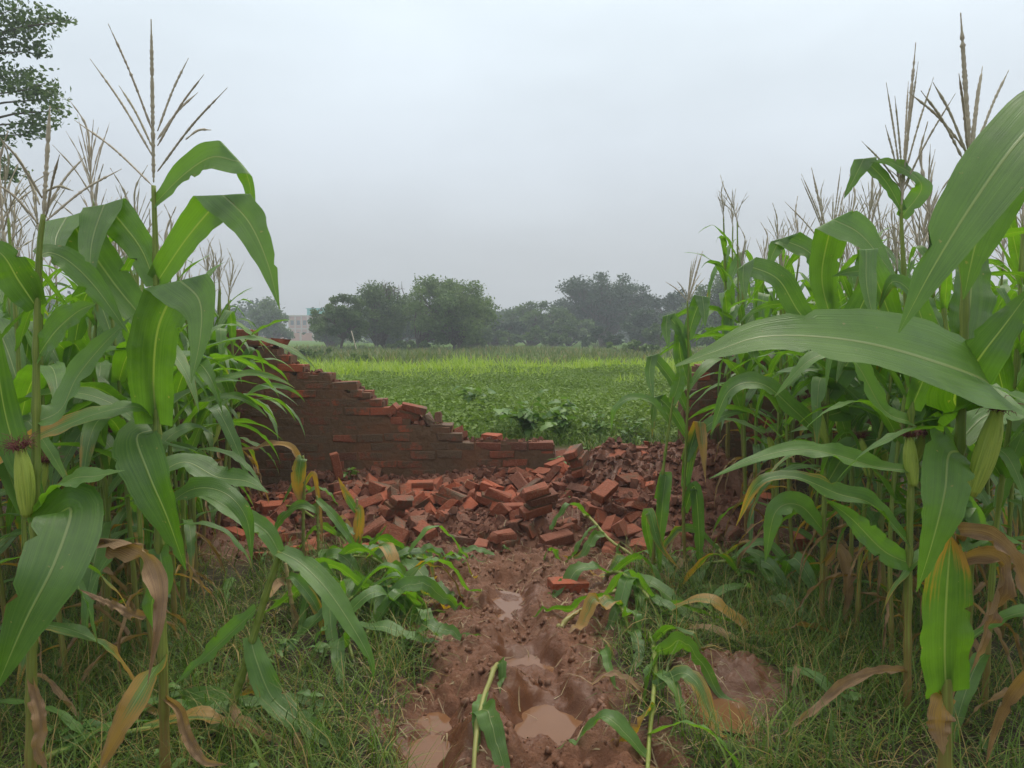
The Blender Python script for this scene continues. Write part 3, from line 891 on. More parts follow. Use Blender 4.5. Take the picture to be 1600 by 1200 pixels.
8 0.873 6.118 0.316 0.264 -0.875 -0.404 -0.018
7 -0.853 5.941 0.113 0.052 -0.58 -0.802 -0.131
7 -0.306 5.635 0.1 0.804 -0.582 0.122 0.01
7 -0.503 6.41 0.22 0.25 -0.125 0.237 0.931
6 0.28 6.609 0.218 0.414 -0.014 -0.131 0.901
3 -0.349 5.965 0.155 0.523 -0.001 0.303 -0.797
3 0.196 6.16 0.223 0.176 -0.932 -0.209 -0.239
8 2.192 5.457 0.061 0.058 -0.065 -0.03 0.996
4 -1.102 6.246 0.247 0.069 -0.231 -0.737 -0.631
0 2.03 5.386 0.063 0.566 0.533 0.369 0.509
0 0.337 5.923 0.192 0.508 -0.185 -0.013 0.841
8 -1.186 6.027 0.191 0.921 0.123 -0.074 0.362
0 -1.082 7.004 0.891 0.266 0.653 0.655 0.271
9 -1.074 7.26 0.463 0.032 -0.909 0.416 -0.015
6 -0.913 7.009 0.825 0.735 -0.023 -0.01 0.678
2 -0.758 7.062 0.781 0.624 0.319 0.313 0.641
4 -0.854 7.118 0.802 0.593 0.389 0.269 0.652
7 -0.667 6.716 0.234 0.976 0.042 -0.138 -0.165
3 -0.984 7.015 0.872 0.732 -0.073 -0.095 0.67
5 -0.679 7.102 0.765 0.538 0.456 0.551 0.445
0 -0.594 7.058 0.705 0.707 0.01 0.014 0.707
8 -0.268 6.826 0.261 0.933 -0.336 0.087 -0.096
9 -2.231 6.989 1.506 0.843 -0.03 -0.017 0.537
6 -2.108 7.012 1.457 0.991 -0.024 0.005 0.132
1 -2.307 6.655 0.088 0.954 0.056 -0.149 0.255
6 -0.497 7.118 0.671 0.676 -0.253 0.069 0.689
7 -0.463 7.062 0.632 0.586 -0.231 -0.008 0.777
9 -0.186 7.071 0.63 0.29 -0.012 -0.033 0.957"""
# ------------------------------------------------------------------ rubble: fallen bricks, each at rest on the heap
rub_variants = [brick_mesh('whole_brick', 200 + s, chip=0.012) for s in range(2)] + [brick_mesh('chipped_brick', 202 + s, L=0.205, chip=0.02, broken=True) for s in range(2)] + \
               [brick_mesh('broken_brick', 220 + s, L=0.10 + 0.016 * s, chip=0.014, broken=True) for s in range(6)]
rrg = random.Random(9)
hand = [  # bricks one can pick out: pixel, depth, lift, euler, whole/bat, label
    (945, 785, 5.75, 0.16, (0.30, -0.30, 0.9), 0, 'bright red whole brick propped on top of the rubble right of centre'),
    (969, 832, 5.45, 0.05, (1.05, 0.10, 1.25), 1, 'whole brick leaning on its side at the front right of the rubble'),
    (786, 840, 5.35, 0.03, (0.12, 0.05, 0.75), 2, 'flat clean brick in front of the rubble beside the track, the one lying askew'),
    (752, 845, 5.30, 0.03, (0.10, 0.02, 1.50), 3, 'flat brick sunk in mud at the rubble front, pointing down the track'),
    (887, 930, 4.42, 0.035, (0.10, 0.06, 0.30), 1, 'lone brick half sunk in the mud track'),
    (526, 732, 6.55, 0.10, (0.10, 1.35, 0.40), 0, 'red brick standing on end against the foot of the wall'),
    (583, 828, 5.45, 0.08, (0.20, -0.50, 0.50), 2, 'tilted bright brick at the left front corner of the rubble'),
    (618, 838, 5.40, 0.06, (0.9, 0.2, -0.60), 1, 'brick tipped on edge beside the tilted bright brick in front'),
    (512, 828, 5.60, 0.05, (1.2, 0.1, 0.20), 3, 'dull brick standing on edge in the trampled corn left of the rubble'),
    (455, 545, 0, 0, None, 0, None)]
for px, py, Y, lift, eu, vi, lab in hand:
    if lab is None: continue
    p = at(px, py, Y)
    z = ground_at(p[0], p[1]) + 0.03 + lift
    o = obj('brick', rub_variants[vi], None, (p[0], p[1], z), label=lab, category='brick', group='fallen bricks of the collapsed wall', bare=0.1 if 'lone' in lab else 0.75)
    o.rotation_euler = eu
def rub_label(vi, x, y, z, q):
    up = abs((Quaternion(q) @ Vector((0, 0, 1))).z)
    pose = 'flat' if up > 0.9 else ('tilted' if up > 0.45 else 'on-edge')
    kind = pose + (' whole brick' if vi < 2 else ' chipped brick' if vi < 4 else ' brick bat' if vi < 7 else ' broken brick')
    if y > WALL_Y - 0.02 and x < 0.4:
        return f'loose {kind} on the wall top, ' + ('beside the corn leaves' if x < -1.6 else 'on the steepest step' if x < -0.85 else 'where the low section begins')
    col_ = ('by the trampled corn' if x < -1.35 else 'below the stepped part of the wall' if x < -0.6 else 'below the low wall section' if x < 0.1 else 'below the broken wall end' if x < 0.6 else 'on the bank below the vine' if x < 1.05 else 'on the bank by the slim corn')
    row_ = 'front of the heap' if y < 5.75 else 'foot of the wall' if y > 6.4 else 'middle of the heap'
    return f'{kind}, {row_}, {col_}'
for row in RUBBLE.split('\n'):
    r = [float(v) for v in row.split()]
    vi = int(r[0])
    if r[2] > WALL_Y - 0.03 and r[1] < 0.4 and r[3] > 0.5:            # settle onto the topmost whole course
        r[3] -= wall_top(r[1]) - ((math.floor((wall_top(r[1]) - 0.85 * COURSE) / COURSE) + 1) * COURSE - 0.004)
    o = obj('brick', rub_variants[vi], None, r[1:4], label=rub_label(vi, *r[1:4], r[4:8]), category='brick', group='fallen bricks of the collapsed wall')
    o.rotation_mode = 'QUATERNION'; o.rotation_quaternion = r[4:8]
    o['bare'] = rrg.choice((0.0, 0.0, 0.0, 0.3, 0.5, 0.8))

# lumps of masonry still held together by mortar
for i, (px, py, Y, eu, n_, lab) in enumerate(((840, 800, 5.6, (0.25, -0.2, 0.4), 3, 'slab of three bricks still mortared together in the front of the rubble'),
        (700, 765, 6.0, (-0.2, 0.3, -0.3), 2, 'pair of bricks still mortared together in the middle of the heap'),
        (620, 790, 5.8, (0.4, 0.15, 0.9), 2, 'mortared pair of bricks tipped sideways in the left of the heap'),
        (905, 745, 6.3, (-0.3, -0.2, 1.2), 3, 'lump of three mortared bricks on the slumped bank'),
        (640, 628, 6.97, (0.1, 0.22, 0.15), 2, 'mortared pair of bricks lying tilted on the stepped wall top'),
        (770, 770, 5.95, (0.1, 0.35, 0.1), 2, 'dark mortared pair of bricks in the centre of the heap'))):
    p = at(px, py, Y)
    z = (wall_top(p[0]) + 0.03) if Y > WALL_Y else ground_at(p[0], p[1]) + 0.11
    rt = empty('masonry_lump', (p[0], p[1], z), label=lab, category='masonry', group='lumps of mortared bricks'); rt.rotation_euler = eu
    for j in range(n_):
        o = obj('brick', rub_variants[(i + j) % 4], rt, (0.05 * (j % 2) - 0.02, rrg.uniform(-.01, .01), (j - 0.5) * 0.080)); o['bare'] = rrg.choice((0, 0, .4))
    mb = MB()
    for j in range(n_ - 1): mb.box((0.0, 0, (j - 0.5) * 0.080 + 0.040), (0.185, 0.092, 0.020))
    obj('mortar', mb.mesh('mortar', M['mortar'], False), rt)
# crumbs of brick and dry mortar between them
frg = np.random.default_rng(12)
fb = MB()
def chunk(c, s, rg):
    V = np.array([(1, 0, -.4), (.2, .9, -.4), (-.8, .5, -.4), (-.6, -.7, -.4), (.4, -.8, -.4), (.6, .1, .6), (0, .6, .6), (-.5, -.1, .6), (.1, -.5, .6)], float)
    V = V * (s * rg.uniform(0.6, 1.2, 3)) + rg.normal(0, s * 0.12, V.shape)
    a = rg.uniform(0, 6.28); R = np.array([[math.cos(a), -math.sin(a), 0], [math.sin(a), math.cos(a), 0], [0, 0, 1]])
    t = rg.normal(0, 0.4); R = R @ np.array([[1, 0, 0], [0, math.cos(t), -math.sin(t)], [0, math.sin(t), math.cos(t)]])
    T = [(0, 1, 6), (0, 6, 5), (1, 2, 6), (2, 7, 6), (2, 3, 7), (3, 4, 8), (3, 8, 7), (4, 0, 5), (4, 5, 8), (5, 6, 7), (5, 7, 8), (4, 3, 2), (4, 2, 1), (4, 1, 0)]
    fb.add(V @ R.T + c, None, T)
cx_, cy2 = frg.uniform(-2.3, 1.75, 7000), frg.uniform(5.1, 7.05, 7000)
ok = ((cy2 > 5.55 + 0.2 * np.sin(3 * cx_)) | (frg.random(7000) < 0.2)) & ~((cy2 > WALL_Y - 0.02) & (cx_ < 0.5))
cx_, cy2 = cx_[ok][:4600], cy2[ok][:4600]
for x, y, z in zip(cx_, cy2, terrain(cx_, cy2)):
    s = 0.008 + 0.046 * frg.random() ** 2.6
    chunk(np.array([x, y, z + s * 0.3]), s, frg)
for _ in range(260):                                         # crumbs along the broken top of the wall
    x = frg.uniform(-2.2, 0.3); y = WALL_Y + frg.uniform(0.02, 0.2)
    s = 0.008 + 0.028 * frg.random() ** 2
    chunk(np.array([x, y, math.floor(wall_top(x) / COURSE) * COURSE + s * 0.4]), s, frg)
M['crumb'] = simple('brick_crumb', (0.085, 0.034, 0.021), (0.185, 0.078, 0.048), 9.0, 0.85, 0.25, 0.4, 0.004, world=True)
obj('rubble_crumbs', fb.mesh('rubble_crumbs', M['crumb'], False), kind='stuff', label='crumbs of red brick and mortar scattered through the rubble', category='rubble')

fb = MB()
cy2 = frg.uniform(2.2, 5.6, 2400); cx_ = path_center(cy2) + frg.normal(0, 0.48, 2400)   # clods turned up on the track
ok = (mudness(cx_, cy2) > 0.4) & (np.min([np.hypot(cx_ - a_, cy2 - b_) for a_, b_ in ((.14, 3.06), (.075, 3.62), (0, 4.28), (-.31, 2.78), (.9, 3.05))], axis=0) > 0.2); cx_, cy2 = cx_[ok], cy2[ok]
for x, y, z in zip(cx_, cy2, terrain(cx_, cy2)):
    s = 0.005 + 0.022 * frg.random() ** 2.5
    chunk(np.array([x, y, z - s * 0.1]), s, frg)
M['clod'] = simple('mud_clod', (0.105, 0.044, 0.022), (0.20, 0.092, 0.050), 24.0, 0.6, 0.35, 0.6, 0.006, world=True)
obj('mud_clods', fb.mesh('mud_clods', M['clod'], True), kind='stuff', label='clods of wet red mud turned up along the track', category='mud')

# ------------------------------------------------------------------ far things: building, pole
def mat_plain(name, c, rough=0.8): 
    k = Nodes(name); n = k.noise(1.2, 4.0, k.pos())
    return k.out(k.principled(k.mix(k.step(n, 0.3, 0.7, 0.0, 0.35), c, tuple(v * 0.55 for v in c)), rough, 0.2))
M['render_pink'] = mat_plain('weathered_pink_render', (0.50, 0.24, 0.17))
M['render_pale'] = mat_plain('pale_render', (0.52, 0.42, 0.36))
M['teal_sheet'] = mat_plain('teal_sheet', (0.05, 0.42, 0.40), 0.5)
M['dark_glass'] = mat_plain('dark_window', (0.05, 0.06, 0.07), 0.3)
BY = 200.0
bx0, bx1 = at(452, 525, BY)[0], at(540, 525, BY)[0]
bz = FIELD_Z - 0.1
bld = empty('apartment_building', ((bx0 + bx1) / 2, BY, bz), label='hazy pink two storey building with teal roof shed behind the trees', category='building')
def bpart(name, mat, boxes, parent=bld):
    mb = MB()
    for c, s in boxes: mb.box(c, s)
    return obj(name, mb.mesh(name, M[mat], False), parent)
BWid = bx1 - bx0
bpart('wall', 'render_pink', [((0, 4, 3.1), (BWid, 8, 6.2))])
bpart('floor_band', 'render_pale', [((0, -0.12, 3.0), (BWid + 0.3, 0.5, 0.35))])
bpart('parapet', 'render_pale', [((0, 3.9, 6.35), (BWid + 0.5, 8.6, 0.3))])
for i in range(9):
    x = -BWid / 2 + (i + 0.5) * BWid / 9
    bpart('column', 'render_pale', [((x - BWid / 18, -0.16, 3.1), (0.28, 0.4, 6.1))])
    for s_ in (0, 1):
        w_ = bpart('window', 'dark_glass', [((x, -0.05, 1.55 + 3.0 * s_), (0.8, 0.14, 1.15))])
        bpart('sill', 'render_pale', [((x, -0.16, 0.92 + 3.0 * s_), (1.0, 0.3, 0.1))], w_)
sh_x = at(492, 525, BY)[0] - (bx0 + bx1) / 2
roof_shed = bpart('roof_shed', 'teal_sheet', [((sh_x, 3, 7.35), (4.4, 4, 1.7)), ((sh_x, 3, 8.28), (5.0, 4.6, 0.14))])
bpart('antenna', 'render_pale', [((sh_x + 0.6, 3, 9.4), (0.07, 0.07, 2.1))])
cw = empty('compound_wall', (at(470, 525, 170)[0], 170, bz), label='long pale pink compound wall in front of the hazy building', category='wall')
bpart('wall_panel', 'render_pink', [((0, 0, 0.9), (22, 0.25, 1.8))], cw)
for i in range(9): bpart('pier', 'render_pale', [((-11 + i * 2.75, -0.05, 0.98), (0.4, 0.45, 2.0))], cw)
p0, p1 = at(560, 552, 40), at(549, 517, 40.4)
p0[2] = ground_at(p0[0], p0[1]) - 0.2
mb = MB(); mb.tube([np.zeros(3), (p1 - p0) * 0.5 + (0.02, 0, 0), p1 - p0], [0.035, 0.03, 0.022], 6)
obj('leaning_pole', mb.mesh('leaning_pole', simple('pale_wood', (0.34, 0.29, 0.21), (0.45, 0.40, 0.31), 8)), None, p0, label='thin pale pole leaning in the field before the trees', category='pole')

# ------------------------------------------------------------------ leaves as small faces
def leaf_cloud(C, size, rg, flat=0.0, aspect=0.5, fold=0.0, tone=None):
    """one folded diamond leaf at each centre; returns verts, quads, rnd"""
    n = len(C)
    d = rg.normal(size=(n, 3)); d[:, 2] = d[:, 2] * (1 - flat) - 0.15 * flat; d /= np.linalg.norm(d, axis=1)[:, None]
    u = rg.normal(size=(n, 3)); u[:, 2] = u[:, 2] * (1 - flat) + flat * 2.5
    s = np.cross(d, u); s /= np.linalg.norm(s, axis=1)[:, None] + 1e-9
    nn = np.cross(s, d)
    L = (size * rg.uniform(0.6, 1.35, n))[:, None]
    a = C - d * L * 0.5; b = C + d * L * 0.5
    m = C - d * L * 0.08
    l = m + s * L * aspect * 0.5 + nn * L * fold; r = m - s * L * aspect * 0.5 + nn * L * fold
    V = np.stack([a, l, b, r], 1).reshape(-1, 3)
    i = np.arange(n)[:, None] * 4
    T = np.concatenate([i + [0, 1, 2], i + [0, 2, 3]], 0)
    t = rg.random(n) if tone is None else np.clip(tone + rg.normal(0, 0.18, n), 0, 1)
    return V, T, np.repeat(t, 4)

def mat_bark(): return simple('bark', (0.075, 0.060, 0.045), (0.15, 0.125, 0.10), 12, 0.9, 0.1, 0.6, 0.02)
M['bark'] = mat_bark()
M['tree_leaf'] = foliage('tree_leaf', (0.045, 0.088, 0.028), (0.130, 0.195, 0.060), tl=0.25)
M['tree_leaf_pale'] = foliage('tree_leaf_pale', (0.068, 0.125, 0.038), (0.170, 0.240, 0.075), tl=0.25)
M['tree_leaf_dark'] = foliage('tree_leaf_dark', (0.022, 0.048, 0.026), (0.062, 0.104, 0.046), tl=0.2)

def make_tree(name, x, y, z0, H, W, n_lobes, n_leaves, leaf, mat, seed, label, crown_lo=0.25, trunk_r=0.12, stems=1, squash=0.8, group='trees beyond the field', gap=0.0, bare=0, depth=None, extra=()):
    rg = np.random.default_rng(seed)
    root = empty(name, (x, y, z0), label=label, category='bush' if 'bush' in name or 'shrub' in name else 'tree', group=group)
    lobes = []
    lo, hi = H * crown_lo, H
    cz, rz = (lo + hi) / 2, (hi - lo) / 2
    D = W if depth is None else depth
    for i in range(n_lobes):
        for _ in range(40):
            d = rg.normal(size=3); d /= np.linalg.norm(d)
            rad = rg.uniform(0.30, 0.95)
            c = np.array([d[0] * W / 2 * rad, d[1] * D / 2 * rad, cz + d[2] * rz * rad])
            r = rg.uniform(0.10, 0.235) * min(W, rz * 2)
            if all(np.linalg.norm(c - o[0]) > gap * (r + o[1]) for o in lobes): break
        lobes.append((c, r))
    lobes += [(np.array(c) - (x, y, z0), r) for c, r in extra]
    tone = rg.uniform(0.2, 0.8, len(lobes))
    C, TN = [], []
    wts = np.array([l[1] ** 2 for l in lobes]); wts = wts / wts.sum()
    for (c, r), w, tn in zip(lobes, wts, tone):
        n = max(int(n_leaves * w), 8)
        d = rg.normal(size=(n, 3)); d /= np.linalg.norm(d, axis=1)[:, None]
        lump = 1 + 0.35 * np.sin(d[:, 0] * 5 + c[0] * 3) * np.sin(d[:, 1] * 4 + c[1]) * np.sin(d[:, 2] * 5 + c[2])
        rr = r * (rg.random(n) ** 0.45) * lump * rg.uniform(0.8, 1.12, n)
        C.append(c + d * rr[:, None] * (1, 1, squash)); TN.append(np.full(n, tn))
    C = np.concatenate(C); TN = np.concatenate(TN)
    keep = C[:, 2] > 0.03 * H
    V, T, t = leaf_cloud(C[keep], leaf, rg, 0.25, 0.55, 0.06, TN[keep])
    crown = mesh_np('crown', V, T, M[mat], None, {'rnd': t}, shade=False)
    obj('crown', crown, root)
    tb = MB()
    for s in range(stems):
        base = np.array([rg.normal(0, 0.05 + 0.12 * (stems > 1)) * W * 0.3, rg.normal(0, 0.05) * W * 0.3, -0.3])
        fork = np.array([base[0] * 2.0 + rg.normal(0, 0.04) * W, base[1] * 2, H * crown_lo * 1.25])
        tb.tube(catmull([base, (base + fork) / 2 + rg.normal(0, 0.02 * H, 3) * (1, 1, 0), fork], 6), np.linspace(trunk_r * 1.2, trunk_r * 0.8, 6), 7)
        for c, r in [l for k, l in enumerate(lobes[:n_lobes]) if k % stems == s]:
            mid = (fork + c) / 2 + rg.normal(0, 0.03 * H, 3) + (0, 0, 0.04 * H)
            tb.tube(catmull([fork - (0, 0, 0.05 * H), mid, c], 6), np.linspace(trunk_r * 0.5, trunk_r * 0.12, 6), 5)
            for _ in range(3):
                e_ = c + rg.normal(size=3) * r * 0.35
                tb.tube([mid, (mid + e_) / 2 + rg.normal(0, 0.05 * r, 3), e_], [trunk_r * 0.2, trunk_r * 0.14, trunk_r * 0.05], 4)
    for _ in range(bare):                                    # leafless twigs above the crown
        b_ = np.array([rg.uniform(-0.1, 0.42) * W, rg.normal(0, 0.1) * W, H * 0.72])
        e_ = b_ + np.array([rg.normal(0, 0.10) * W, 0, H * rg.uniform(0.18, 0.32)])
        m_ = (b_ + e_) / 2 + rg.normal(0, 0.03, 3) * W
        tb.tube([b_, m_, e_], [0.035, 0.025, 0.012], 4)
        for _ in range(4): tb.tube([m_, m_ + (e_ - m_) * 0.6 + rg.normal(0, 0.05, 3) * W], [0.018, 0.008], 3)
    ex_ = lobes[n_lobes:]
    for k_, (c, r) in enumerate(ex_):                        # outer boughs, curving up out of the crown
        s_ = c + np.array([-1.0 - 1.2 * r, 0.3, -0.25 * r]); s0 = s_ + (-1.6, 0.2, -0.5)
        tb.tube(catmull([s0, s_, c + (-.3 * r, 0, -.15 * r), c + (.5 * r, 0, .1 * r)], 8), np.linspace(0.05, 0.008, 8), 5)
    obj('trunk', tb.mesh('trunk', M['bark']), root)
    return root

def tree_px(x0, x1, ytop, Y, **kw):
    X0, X1 = at(x0, 525, Y)[0], at(x1, 525, Y)[0]
    z0 = ground_at((X0 + X1) / 2, Y)
    H = at(800, ytop, Y)[2] - z0
    return dict(x=(X0 + X1) / 2, y=Y, z0=z0, H=H, W=(X1 - X0), **kw)
make_tree('tree', **tree_px(385, 460, 474, 92, n_lobes=26, n_leaves=8000, leaf=0.34, mat='tree_leaf', seed=1, crown_lo=0.0, trunk_r=0.3, label='hazy rounded tree standing beside the pink building'))
make_tree('tree', **tree_px(488, 582, 462, 50, n_lobes=34, n_leaves=10000, leaf=0.17, mat='tree_leaf', seed=2, crown_lo=0.22, trunk_r=0.09, gap=0.35, label='small loose-crowned tree with thin trunk just right of the building'))
make_tree('tree', **tree_px(540, 660, 438, 56, n_lobes=44, n_leaves=14000, leaf=0.19, mat='tree_leaf', seed=3, crown_lo=0.08, trunk_r=0.12, stems=2, bare=12, gap=0.3, label='tall tree with bare twigs sticking out of its top'))
make_tree('tree', **tree_px(626, 782, 434, 52, n_lobes=60, n_leaves=22000, leaf=0.18, mat='tree_leaf_pale', seed=4, crown_lo=0.10, trunk_r=0.12, stems=3, gap=0.28, label='broad bushy tree on several thin stems at the field edge'))
make_tree('tree', **tree_px(745, 815, 480, 88, n_lobes=14, n_leaves=3500, leaf=0.30, mat='tree_leaf_dark', seed=5, crown_lo=0.35, trunk_r=0.16, gap=0.4, label='slim dark tree in the gap between the larger crowns'))
make_tree('tree', **tree_px(775, 894, 470, 80, n_lobes=30, n_leaves=8000, leaf=0.28, mat='tree_leaf', seed=6, crown_lo=0.0, trunk_r=0.2, label='low grey-green tree left of the great dark dome'))
make_tree('tree', **tree_px(858, 1030, 426, 90, n_lobes=90, n_leaves=26000, leaf=0.30, mat='tree_leaf_dark', seed=7, crown_lo=0.10, trunk_r=0.45, squash=0.7, label='great dark dome-shaped tree on the horizon'))
make_tree('tree', **tree_px(995, 1100, 448, 86, n_lobes=24, n_leaves=6500, leaf=0.30, mat='tree_leaf_dark', seed=8, crown_lo=0.05, trunk_r=0.2, label='dark tree between the great dome and the corn'))
make_tree('tree', **tree_px(1085, 1195, 411, 60, n_lobes=34, n_leaves=9000, leaf=0.20, mat='tree_leaf', seed=9, crown_lo=0.18, trunk_r=0.13, gap=0.42, label='airy tree with sky holes rising behind the corn'))
make_tree('tree', **tree_px(1230, 1370, 440, 75, n_lobes=26, n_leaves=6000, leaf=0.28, mat='tree_leaf', seed=10, crown_lo=0.05, trunk_r=0.2, label='rounded tree glimpsed through the corn stand'))
make_tree('tree', **tree_px(180, 330, 455, 85, n_lobes=26, n_leaves=6000, leaf=0.30, mat='tree_leaf', seed=21, crown_lo=0.05, trunk_r=0.2, label='wide tree mostly hidden by the corn near the left margin'))
for i, (x0, x1, yt, Y, m_, lab) in enumerate((
        (480, 570, 492, 74, 'tree_leaf', 'low spreading tree filling the gap beside the pink building'), (560, 680, 488, 72, 'tree_leaf_dark', 'dark low tree behind the tall twiggy tree'),
        (690, 790, 492, 70, 'tree_leaf', 'low tree behind the right side of the broad many-stemmed tree'), (735, 830, 498, 76, 'tree_leaf_dark', 'dark low tree below the slim dark tree'),
        (840, 930, 488, 78, 'tree_leaf', 'low tree tucked against the left flank of the great dome'), (960, 1070, 486, 74, 'tree_leaf_dark', 'dark low tree tucked against the right flank of the great dome'),
        (1030, 1130, 478, 70, 'tree_leaf', 'low tree behind the pale tassel of the slim corn'))):
    make_tree('tree', **tree_px(x0, x1, yt, Y, n_lobes=40, n_leaves=9000, leaf=0.0040 * Y, mat=m_, seed=140 + i, crown_lo=0.0, trunk_r=0.12, stems=2, label=lab))
# undergrowth along the trees
for i, (x0, x1, yt, Y, m_, lab) in enumerate((
        (755, 835, 515, 70, 'tree_leaf', 'low hazy bush under the slim dark tree'), (820, 905, 508, 66, 'tree_leaf', 'low bush in front of the grey-green tree'),
        (895, 985, 512, 64, 'tree_leaf_dark', 'dark low bush under the great dome tree'), (940, 1040, 531, 40, 'tree_leaf_pale', 'pale rounded bush nearest the field under the great dome'),
        (1000, 1075, 505, 60, 'tree_leaf', 'bush beside the thin corn tassel at the horizon'), (535, 592, 551, 24, 'tree_leaf_pale', 'rounded green bush at the field corner behind the wall'),
        (455, 525, 543, 30, 'tree_leaf_pale', 'low weedy bush between the wall top and the small tree'), (1065, 1180, 500, 52, 'tree_leaf', 'bush at the foot of the airy tree'),
        (590, 680, 528, 50, 'tree_leaf', 'dull bush at the foot of the tall twiggy tree'), (690, 770, 522, 56, 'tree_leaf', 'bush at the foot of the broad many-stemmed tree'))):
    make_tree('bush', **tree_px(x0, x1, yt, Y, n_lobes=20, n_leaves=3200, leaf=0.0042 * Y, mat=m_, seed=40 + i, crown_lo=0.0, trunk_r=0.05, stems=2, group='bushes beyond the field', label=lab))
rgw = np.random.default_rng(8)
wx = rgw.uniform(-95, 95, 60000); wx = wx[(wx < -37.5) | (wx > -28)]
wh = 4.2 + 3.6 * np.clip(fbm(wx, wx * 0 + 3.0, 9.0, 3, 81) + 0.45, 0, 1)
C = np.stack([wx, 118 + rgw.normal(0, 4, len(wx)), FIELD_Z + wh * rgw.random(len(wx)) ** 0.7], -1)
V, T, t = leaf_cloud(C, 0.6, rgw, 0.2, 0.6, 0.05)
obj('far_woods', mesh_np('far_woods', V, T, M['tree_leaf_dark'], None, {'rnd': t}, shade=False), kind='stuff', label='hazy belt of distant woodland closing the field', category='woods')
# the overhanging tree whose outer boughs reach into the top corner
make_tree('tree', -19.6, 20.0, ground_at(-19.6, 20), 14.0, 11.0, 40, 62000, 0.14, 'tree_leaf', 61, 'dark feathery tree whose boughs reach into the top left corner', crown_lo=0.30, trunk_r=0.3, squash=0.5, gap=0.42, group='trees beyond the corn', depth=10,
          extra=[(at(px, py, 19.5 + .3 * (i_ % 3)), r_ * .9) for i_, (px, py, r_) in enumerate(((-10, 20, 1.3), (30, 45, .8), (70, 28, .7), (100, 32, .38), (50, 75, .55), (10, 120, 1.0), (45, 135, .9), (75, 150, .65), (60, 185, .75), (85, 170, .45), (45, 205, .6), (-5, 262, .75), (18, 272, .45), (-15, 215, .8), (0, 70, .7)))])

# ------------------------------------------------------------------ the field beyond the wall
def field_points(n, y0, y1, rg, lo=-0.46, hi=0.44):
    y = np.sqrt(rg.uniform(y0 * y0, y1 * y1, n)); return rg.uniform(lo, hi, n) * y, y
rg = np.random.default_rng(77)
M['crop_leaf'] = foliage('crop_leaf', (0.095, 0.160, 0.030), (0.190, 0.275, 0.062), tl=0.3, spec=0.2)
X, Y = field_points(36000, 7.35, 19.0, rg)
hgt = 0.10 + 0.16 * np.clip(fbm(X, Y, 1.3, 3, 5) + 0.5, 0, 1)
hgt *= smooth(7.1, 8.3, Y + fbm(X, Y, 0.7, 2, 9))
ok = hgt > 0.03; X, Y, hgt = X[ok], Y[ok], hgt[ok]
Z = terrain(X, Y)
C, tn = [], []
for k_ in range(5):
    C.append(np.stack([X + rg.normal(0, 0.07, len(X)), Y + rg.normal(0, 0.07, len(X)), Z + hgt * rg.uniform(0.25, 1.25, len(X))], -1)); tn.append(0.35 + 0.5 * rg.random(len(X)))
C = np.concatenate(C); tn = np.concatenate(tn)
V, T, t = leaf_cloud(C, 0.052, rg, 0.5, 0.66, 0.08, tn)
obj('bean_crop', mesh_np('bean_crop', V, T, M['crop_leaf'], None, {'rnd': t}, shade=False), kind='stuff', label='low leafy green crop covering the field behind the broken wall', category='crop')

def blades(X, Y, Z, L, w, rg, droop=0.6, seg=3, lean=0.5):
    """curved tapering blades; returns verts, faces, per-vertex rnd"""
    n = len(X)
    az = rg.uniform(0, 2 * np.pi, n)
    h = np.stack([np.cos(az), np.sin(az), np.zeros(n)], -1); s = np.stack([-np.sin(az), np.cos(az), np.zeros(n)], -1)
    th0 = np.abs(rg.normal(0, lean * 0.6, n)); th1 = th0 + rg.uniform(0.4, 1.0, n) * droop * 2.4
    P = np.stack([X, Y, Z], -1); rows = []
    bend = rg.normal(0, 0.35, n)
    for i in range(seg + 1):
        t = i / seg
        ww = (w * (1 - t ** 1.6) + 0.0004)[:, None] * 0.5
        rows.append(P - s * ww); rows.append(P + s * ww)
        th = th0 + (th1 - th0) * t
        hh = h * np.cos(bend * t)[:, None] + s * np.sin(bend * t)[:, None]
        P = P + (hh * np.sin(th)[:, None] + np.array([0, 0, 1.0]) * np.cos(th)[:, None]) * (L / seg)[:, None]
    V = np.stack(rows, 1); k = 2 * (seg + 1)
    i = np.arange(n)[:, None] * k
    F = np.concatenate([i + [2 * j, 2 * j + 1, 2 * j + 3, 2 * j + 2] for j in range(seg)], 0)
    return V.reshape(-1, 3), F, np.repeat(rg.random(n), k)
M['strip_leaf'] = foliage('fodder_leaf', (0.20, 0.31, 0.035), (0.36, 0.46, 0.070), tl=0.4, spec=0.3)
X, Y = field_points(28000, 13.8, 25, rg); 
keep = (Y > 13.6 + 4.6 * (fbm(X, Y, 2.2, 3, 3) + 0.5)) & (Y < 22 + 5 * (fbm(X, Y, 3.0, 2, 6) + .5)) & (fbm(X, Y, 0.6, 2, 13) > -0.22); X, Y = X[keep], Y[keep]; Z = terrain(X, Y)
V, F, t = blades(X, Y, Z, rg.uniform(0.20, 0.52, len(X)) * (0.6 + 0.9 * np.clip(fbm(X, Y, 1.5, 3, 4) + 0.5, 0, 1)), rg.uniform(0.02, 0.045, len(X)), rg, 0.75)
obj('fodder_crop', mesh_np('fodder_crop', V, F, M['strip_leaf'], None, {'rnd': t}), kind='stuff', label='bright yellow-green strip of young upright crop across the field', category='crop')
M['weed_leaf'] = foliage('weed_leaf', (0.080, 0.120, 0.030), (0.165, 0.200, 0.060), (0.24, 0.20, 0.090), tl=0.3)
X, Y = field_points(22000, 23, 62, rg); Z = terrain(X, Y)
V, F, t = blades(X, Y, Z, rg.uniform(0.12, 0.40, len(X)) * (0.4 + 1.3 * np.clip(fbm(X, Y, 6.0, 3, 4) + 0.5, 0, 1)), rg.uniform(0.04, 0.10, len(X)), rg, 0.5)
